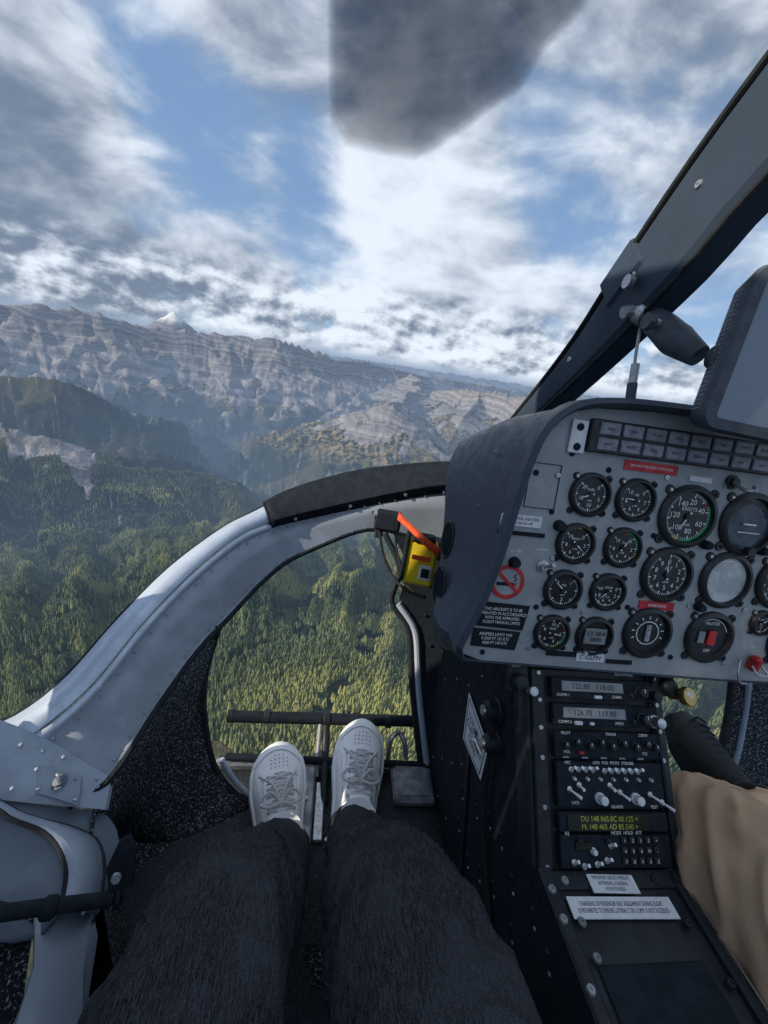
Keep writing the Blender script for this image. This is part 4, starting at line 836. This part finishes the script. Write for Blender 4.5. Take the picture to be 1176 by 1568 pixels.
def sneaker(heel,toe,pitch,roll=0):
    heel=Vector(heel); toe=Vector(toe); d=(toe-heel); yaw=math.atan2(-d.x,d.y)
    e=empty("sneaker",heel,(pitch,roll,yaw)); e.scale=(1.06,d.length/.283,1.08); b=MB()
    def hw(y): return float(np.interp(y,[0,.01,.04,.09,.14,.19,.225,.25,.272,.285,.290],[.010,.026,.035,.037,.041,.050,.051,.046,.034,.018,.004]))
    def cxo(y): return float(np.interp(y,[0,.1,.2,.29],[0,0,.004,.008]))
    ys=np.concatenate([[0,.003,.01],np.linspace(.02,.27,26),[.28,.286,.290]])
    L=[(cxo(y)-hw(y)*1.07-.0015,y) for y in ys]; Rr_=[(cxo(y)+hw(y)*1.07+.0015,y) for y in ys[::-1]]
    out=L+Rr_; 
    def zs(y): return float(np.interp(y,[0,.2,.29],[0,0,.010]))
    r_=[[(cxo(y_)+(x_-cxo(y_))*s_,y_,zs(y_)+h) for x_,y_ in out]+[(cxo(out[0][1])+(out[0][0]-cxo(out[0][1]))*s_,out[0][1],zs(out[0][1])+h)] for s_,h in((.90,0),(.98,.003),(1.0,.012),(1.0,.024),(.97,.028),(.93,.0285))]
    b.grid(r_,mSole); b.poly(r_[0][:-1],mSole); b.poly(r_[-1][:-1],mSole)
    hs=lambda y: float(np.interp(y,[0,.02,.05,.085,.115,.15,.19,.225,.255,.275,.286,.290],[.085,.100,.098,.092,.094,.083,.066,.054,.047,.039,.031,.027]))
    rows=[]; nn=26
    for y in ys:
        h=hs(y)-.020; row=[]
        for t in np.linspace(0,math.pi,nn):
            c,s_=math.cos(t),math.sin(t); ex=.80 if y<.12 else .92
            w_=hw(y)*(1.0-.22*max(0,(s_-.5))*(y<.13))
            px=cxo(y)-w_*math.copysign(abs(c)**ex,c); pz=.022+zs(y)+h*abs(s_)**(.85)
            if .02<y<.105: pz=min(pz,.022+h*.93)
            row.append((px,y,pz))
        rows.append(row)
    for r,y in zip(rows,ys):
        if .022<y<.10:
            for k_ in range(nn):
                u=abs(k_-(nn-1)/2)/((nn-1)/2)
                if u<.36: x_,yy_,z_=r[k_]; r[k_]=(x_,yy_,z_-.035*min(1,(.36-u)/.10)*min(1,(y-.015)/.012)*min(1,(.108-y)/.012))
    b.grid(rows,mShoe)
    def surf(x_,y,off=.001):
        h=hs(y)-.020; u=max(-1,min(1,(x_-cxo(y))/hw(y))); ex=.80 if y<.12 else .92
        c=abs(u)**(1/ex); s_=math.sqrt(max(0,1-c*c)); return (x_,y,.022+zs(y)+h*s_**.85+off)
    tg=[[ (cxo(y)+x_, y-.006*(y<.09), surf(cxo(y)+x_,max(y,.10),.0035+(.022*max(0,(.115-y)/.05)))[2]) for x_ in np.linspace(-.019,.019,7)] for y in np.linspace(.072,.20,14)]
    b.grid(tg,mShoe)
    for sg in(-1,1):
        fl=[[surf(cxo(y)+sg*x_,y,.0030) for x_ in np.linspace(.012+.004*((.205-y)/.1),.030,5)] for y in np.linspace(.102,.205,12)]
        b.grid(fl,mShoe)
        b.tube([tuple(f[0]) for f in fl],.0015,mSole,6,1); b.tube([tuple(f[-1]) for f in fl],.0009,mLace,6,1)
        b.tube([surf(cxo(y)+sg*hw(y)*.80,y,.001) for y in np.linspace(.04,.20,12)],.0008,mLace,5,1)
    b.tube([surf(cxo(.205)+x_,.207-.18*x_*x_/.03,.0015) for x_ in np.linspace(-.034,.034,9)],.0012,mLace,6,1)
    b.tube([surf(cxo(.2)+x_,.262-14*x_*x_,.001) for x_ in np.linspace(-.044,.044,15)],.001,mLace,6,1)
    yl=np.linspace(.108,.200,7)
    for i,y in enumerate(yl):
        pts=[surf(cxo(y)+x_,y+(.004*math.sin(i*2)+x_*.10*(-1)**i),.0055 if abs(x_)<.017 else .0035) for x_ in np.linspace(-.0215,.0215,7)]
        b.tube(pts,.0026,mLace,7,2)
        for sg in(-1,1): b.lathe(surf(cxo(y)+sg*.0215,y,.003),(0,0,1),[(.0035,0),(.003,.0012),(.0015,.0012)],mTray,10)
        if i<6:
            y2=yl[i+1]
            for sg in(-1,1): b.tube([surf(cxo(y)+sg*.021,y,.004),surf(cxo(y)+0,(y+y2)/2,.0075),surf(cxo(y2)-sg*.021,y2,.004)],.0022,mLace,7,4)
    for sg in(-1,1):
        c=Vector(surf(0,.130,.012)); b.tube([tuple(c),tuple(c+Vector((sg*.018,.016,.008))),tuple(c+Vector((sg*.036,.006,-.004))),tuple(c+Vector((sg*.022,-.006,.002))),tuple(c)],.0026,mLace,7,5)
        b.tube([tuple(c),tuple(c+Vector((sg*.012,.03,.004))),tuple(c+Vector((sg*.028,.055,-.014))),tuple(c+Vector((sg*.034,.07,-.03)))],.0026,mLace,7,5)
    b.dome(surf(0,.130,.009),(0,0,1),.006,mLace,10)
    for yy_ in (.222,.231,.240,.249):
        for x_ in (-.016,-.008,0,.008,.016):
            if yy_>.245 and abs(x_)>.012: continue
            b.lathe(surf(cxo(yy_)+x_,yy_,.0004),(0,.3,1),[(.0016,0),(.0014,.0003),(0,.0003)],mTray,8)
    col=[]
    for t in np.linspace(0,2*math.pi,29): col.append((.026*math.cos(t),.060+.042*math.sin(t),.022+(hs(.06)-.02)*.90+.006*max(0,-math.sin(t))+.004*math.sin(t)))
    b.tube(col,.006,mShoe,8,1)
    b.build("shoe_body",e,ang=60); return e
sneaker((-.010,.412,-.918),(-.070,.682,-.87),math.radians(8),math.radians(0))
sneaker((.102,.438,-.915),(.120,.745,-.86),math.radians(9),math.radians(3))
pil=empty("pilot")
leg("trouser_leg",pil,[(.93,.47,-.74),(.86,.44,-.72),(.76,.40,-.665),(.615,.345,-.590),(.590,.26,-.560),(.625,.12,-.560),(.70,-.03,-.585),(.78,-.2,-.60)],[.050,.055,.070,.088,.098,.104,.112,.12],mTan,21,fold=.011)
b=MB()
b.tube([(.885,.50,-.72),(.885,.54,-.72),(.890,.58,-.722),(.905,.64,-.722),(.915,.69,-.718)],[.036,.040,.041,.038,.022],mBoot,22,7)
b.tube([(.875,.50,-.76),(.885,.57,-.758),(.905,.65,-.752),(.918,.705,-.738)],[.034,.036,.040,.024],mBlackM,16,6)
for i in range(6): 
    y=.56+.018*i; b.tube([(.865+.005*i,y,-.690),(.888+.005*i,y+.006,-.682),(.908+.005*i,y,-.690)],.0028,mBlackM,6,4)
b.build("boot",pil)
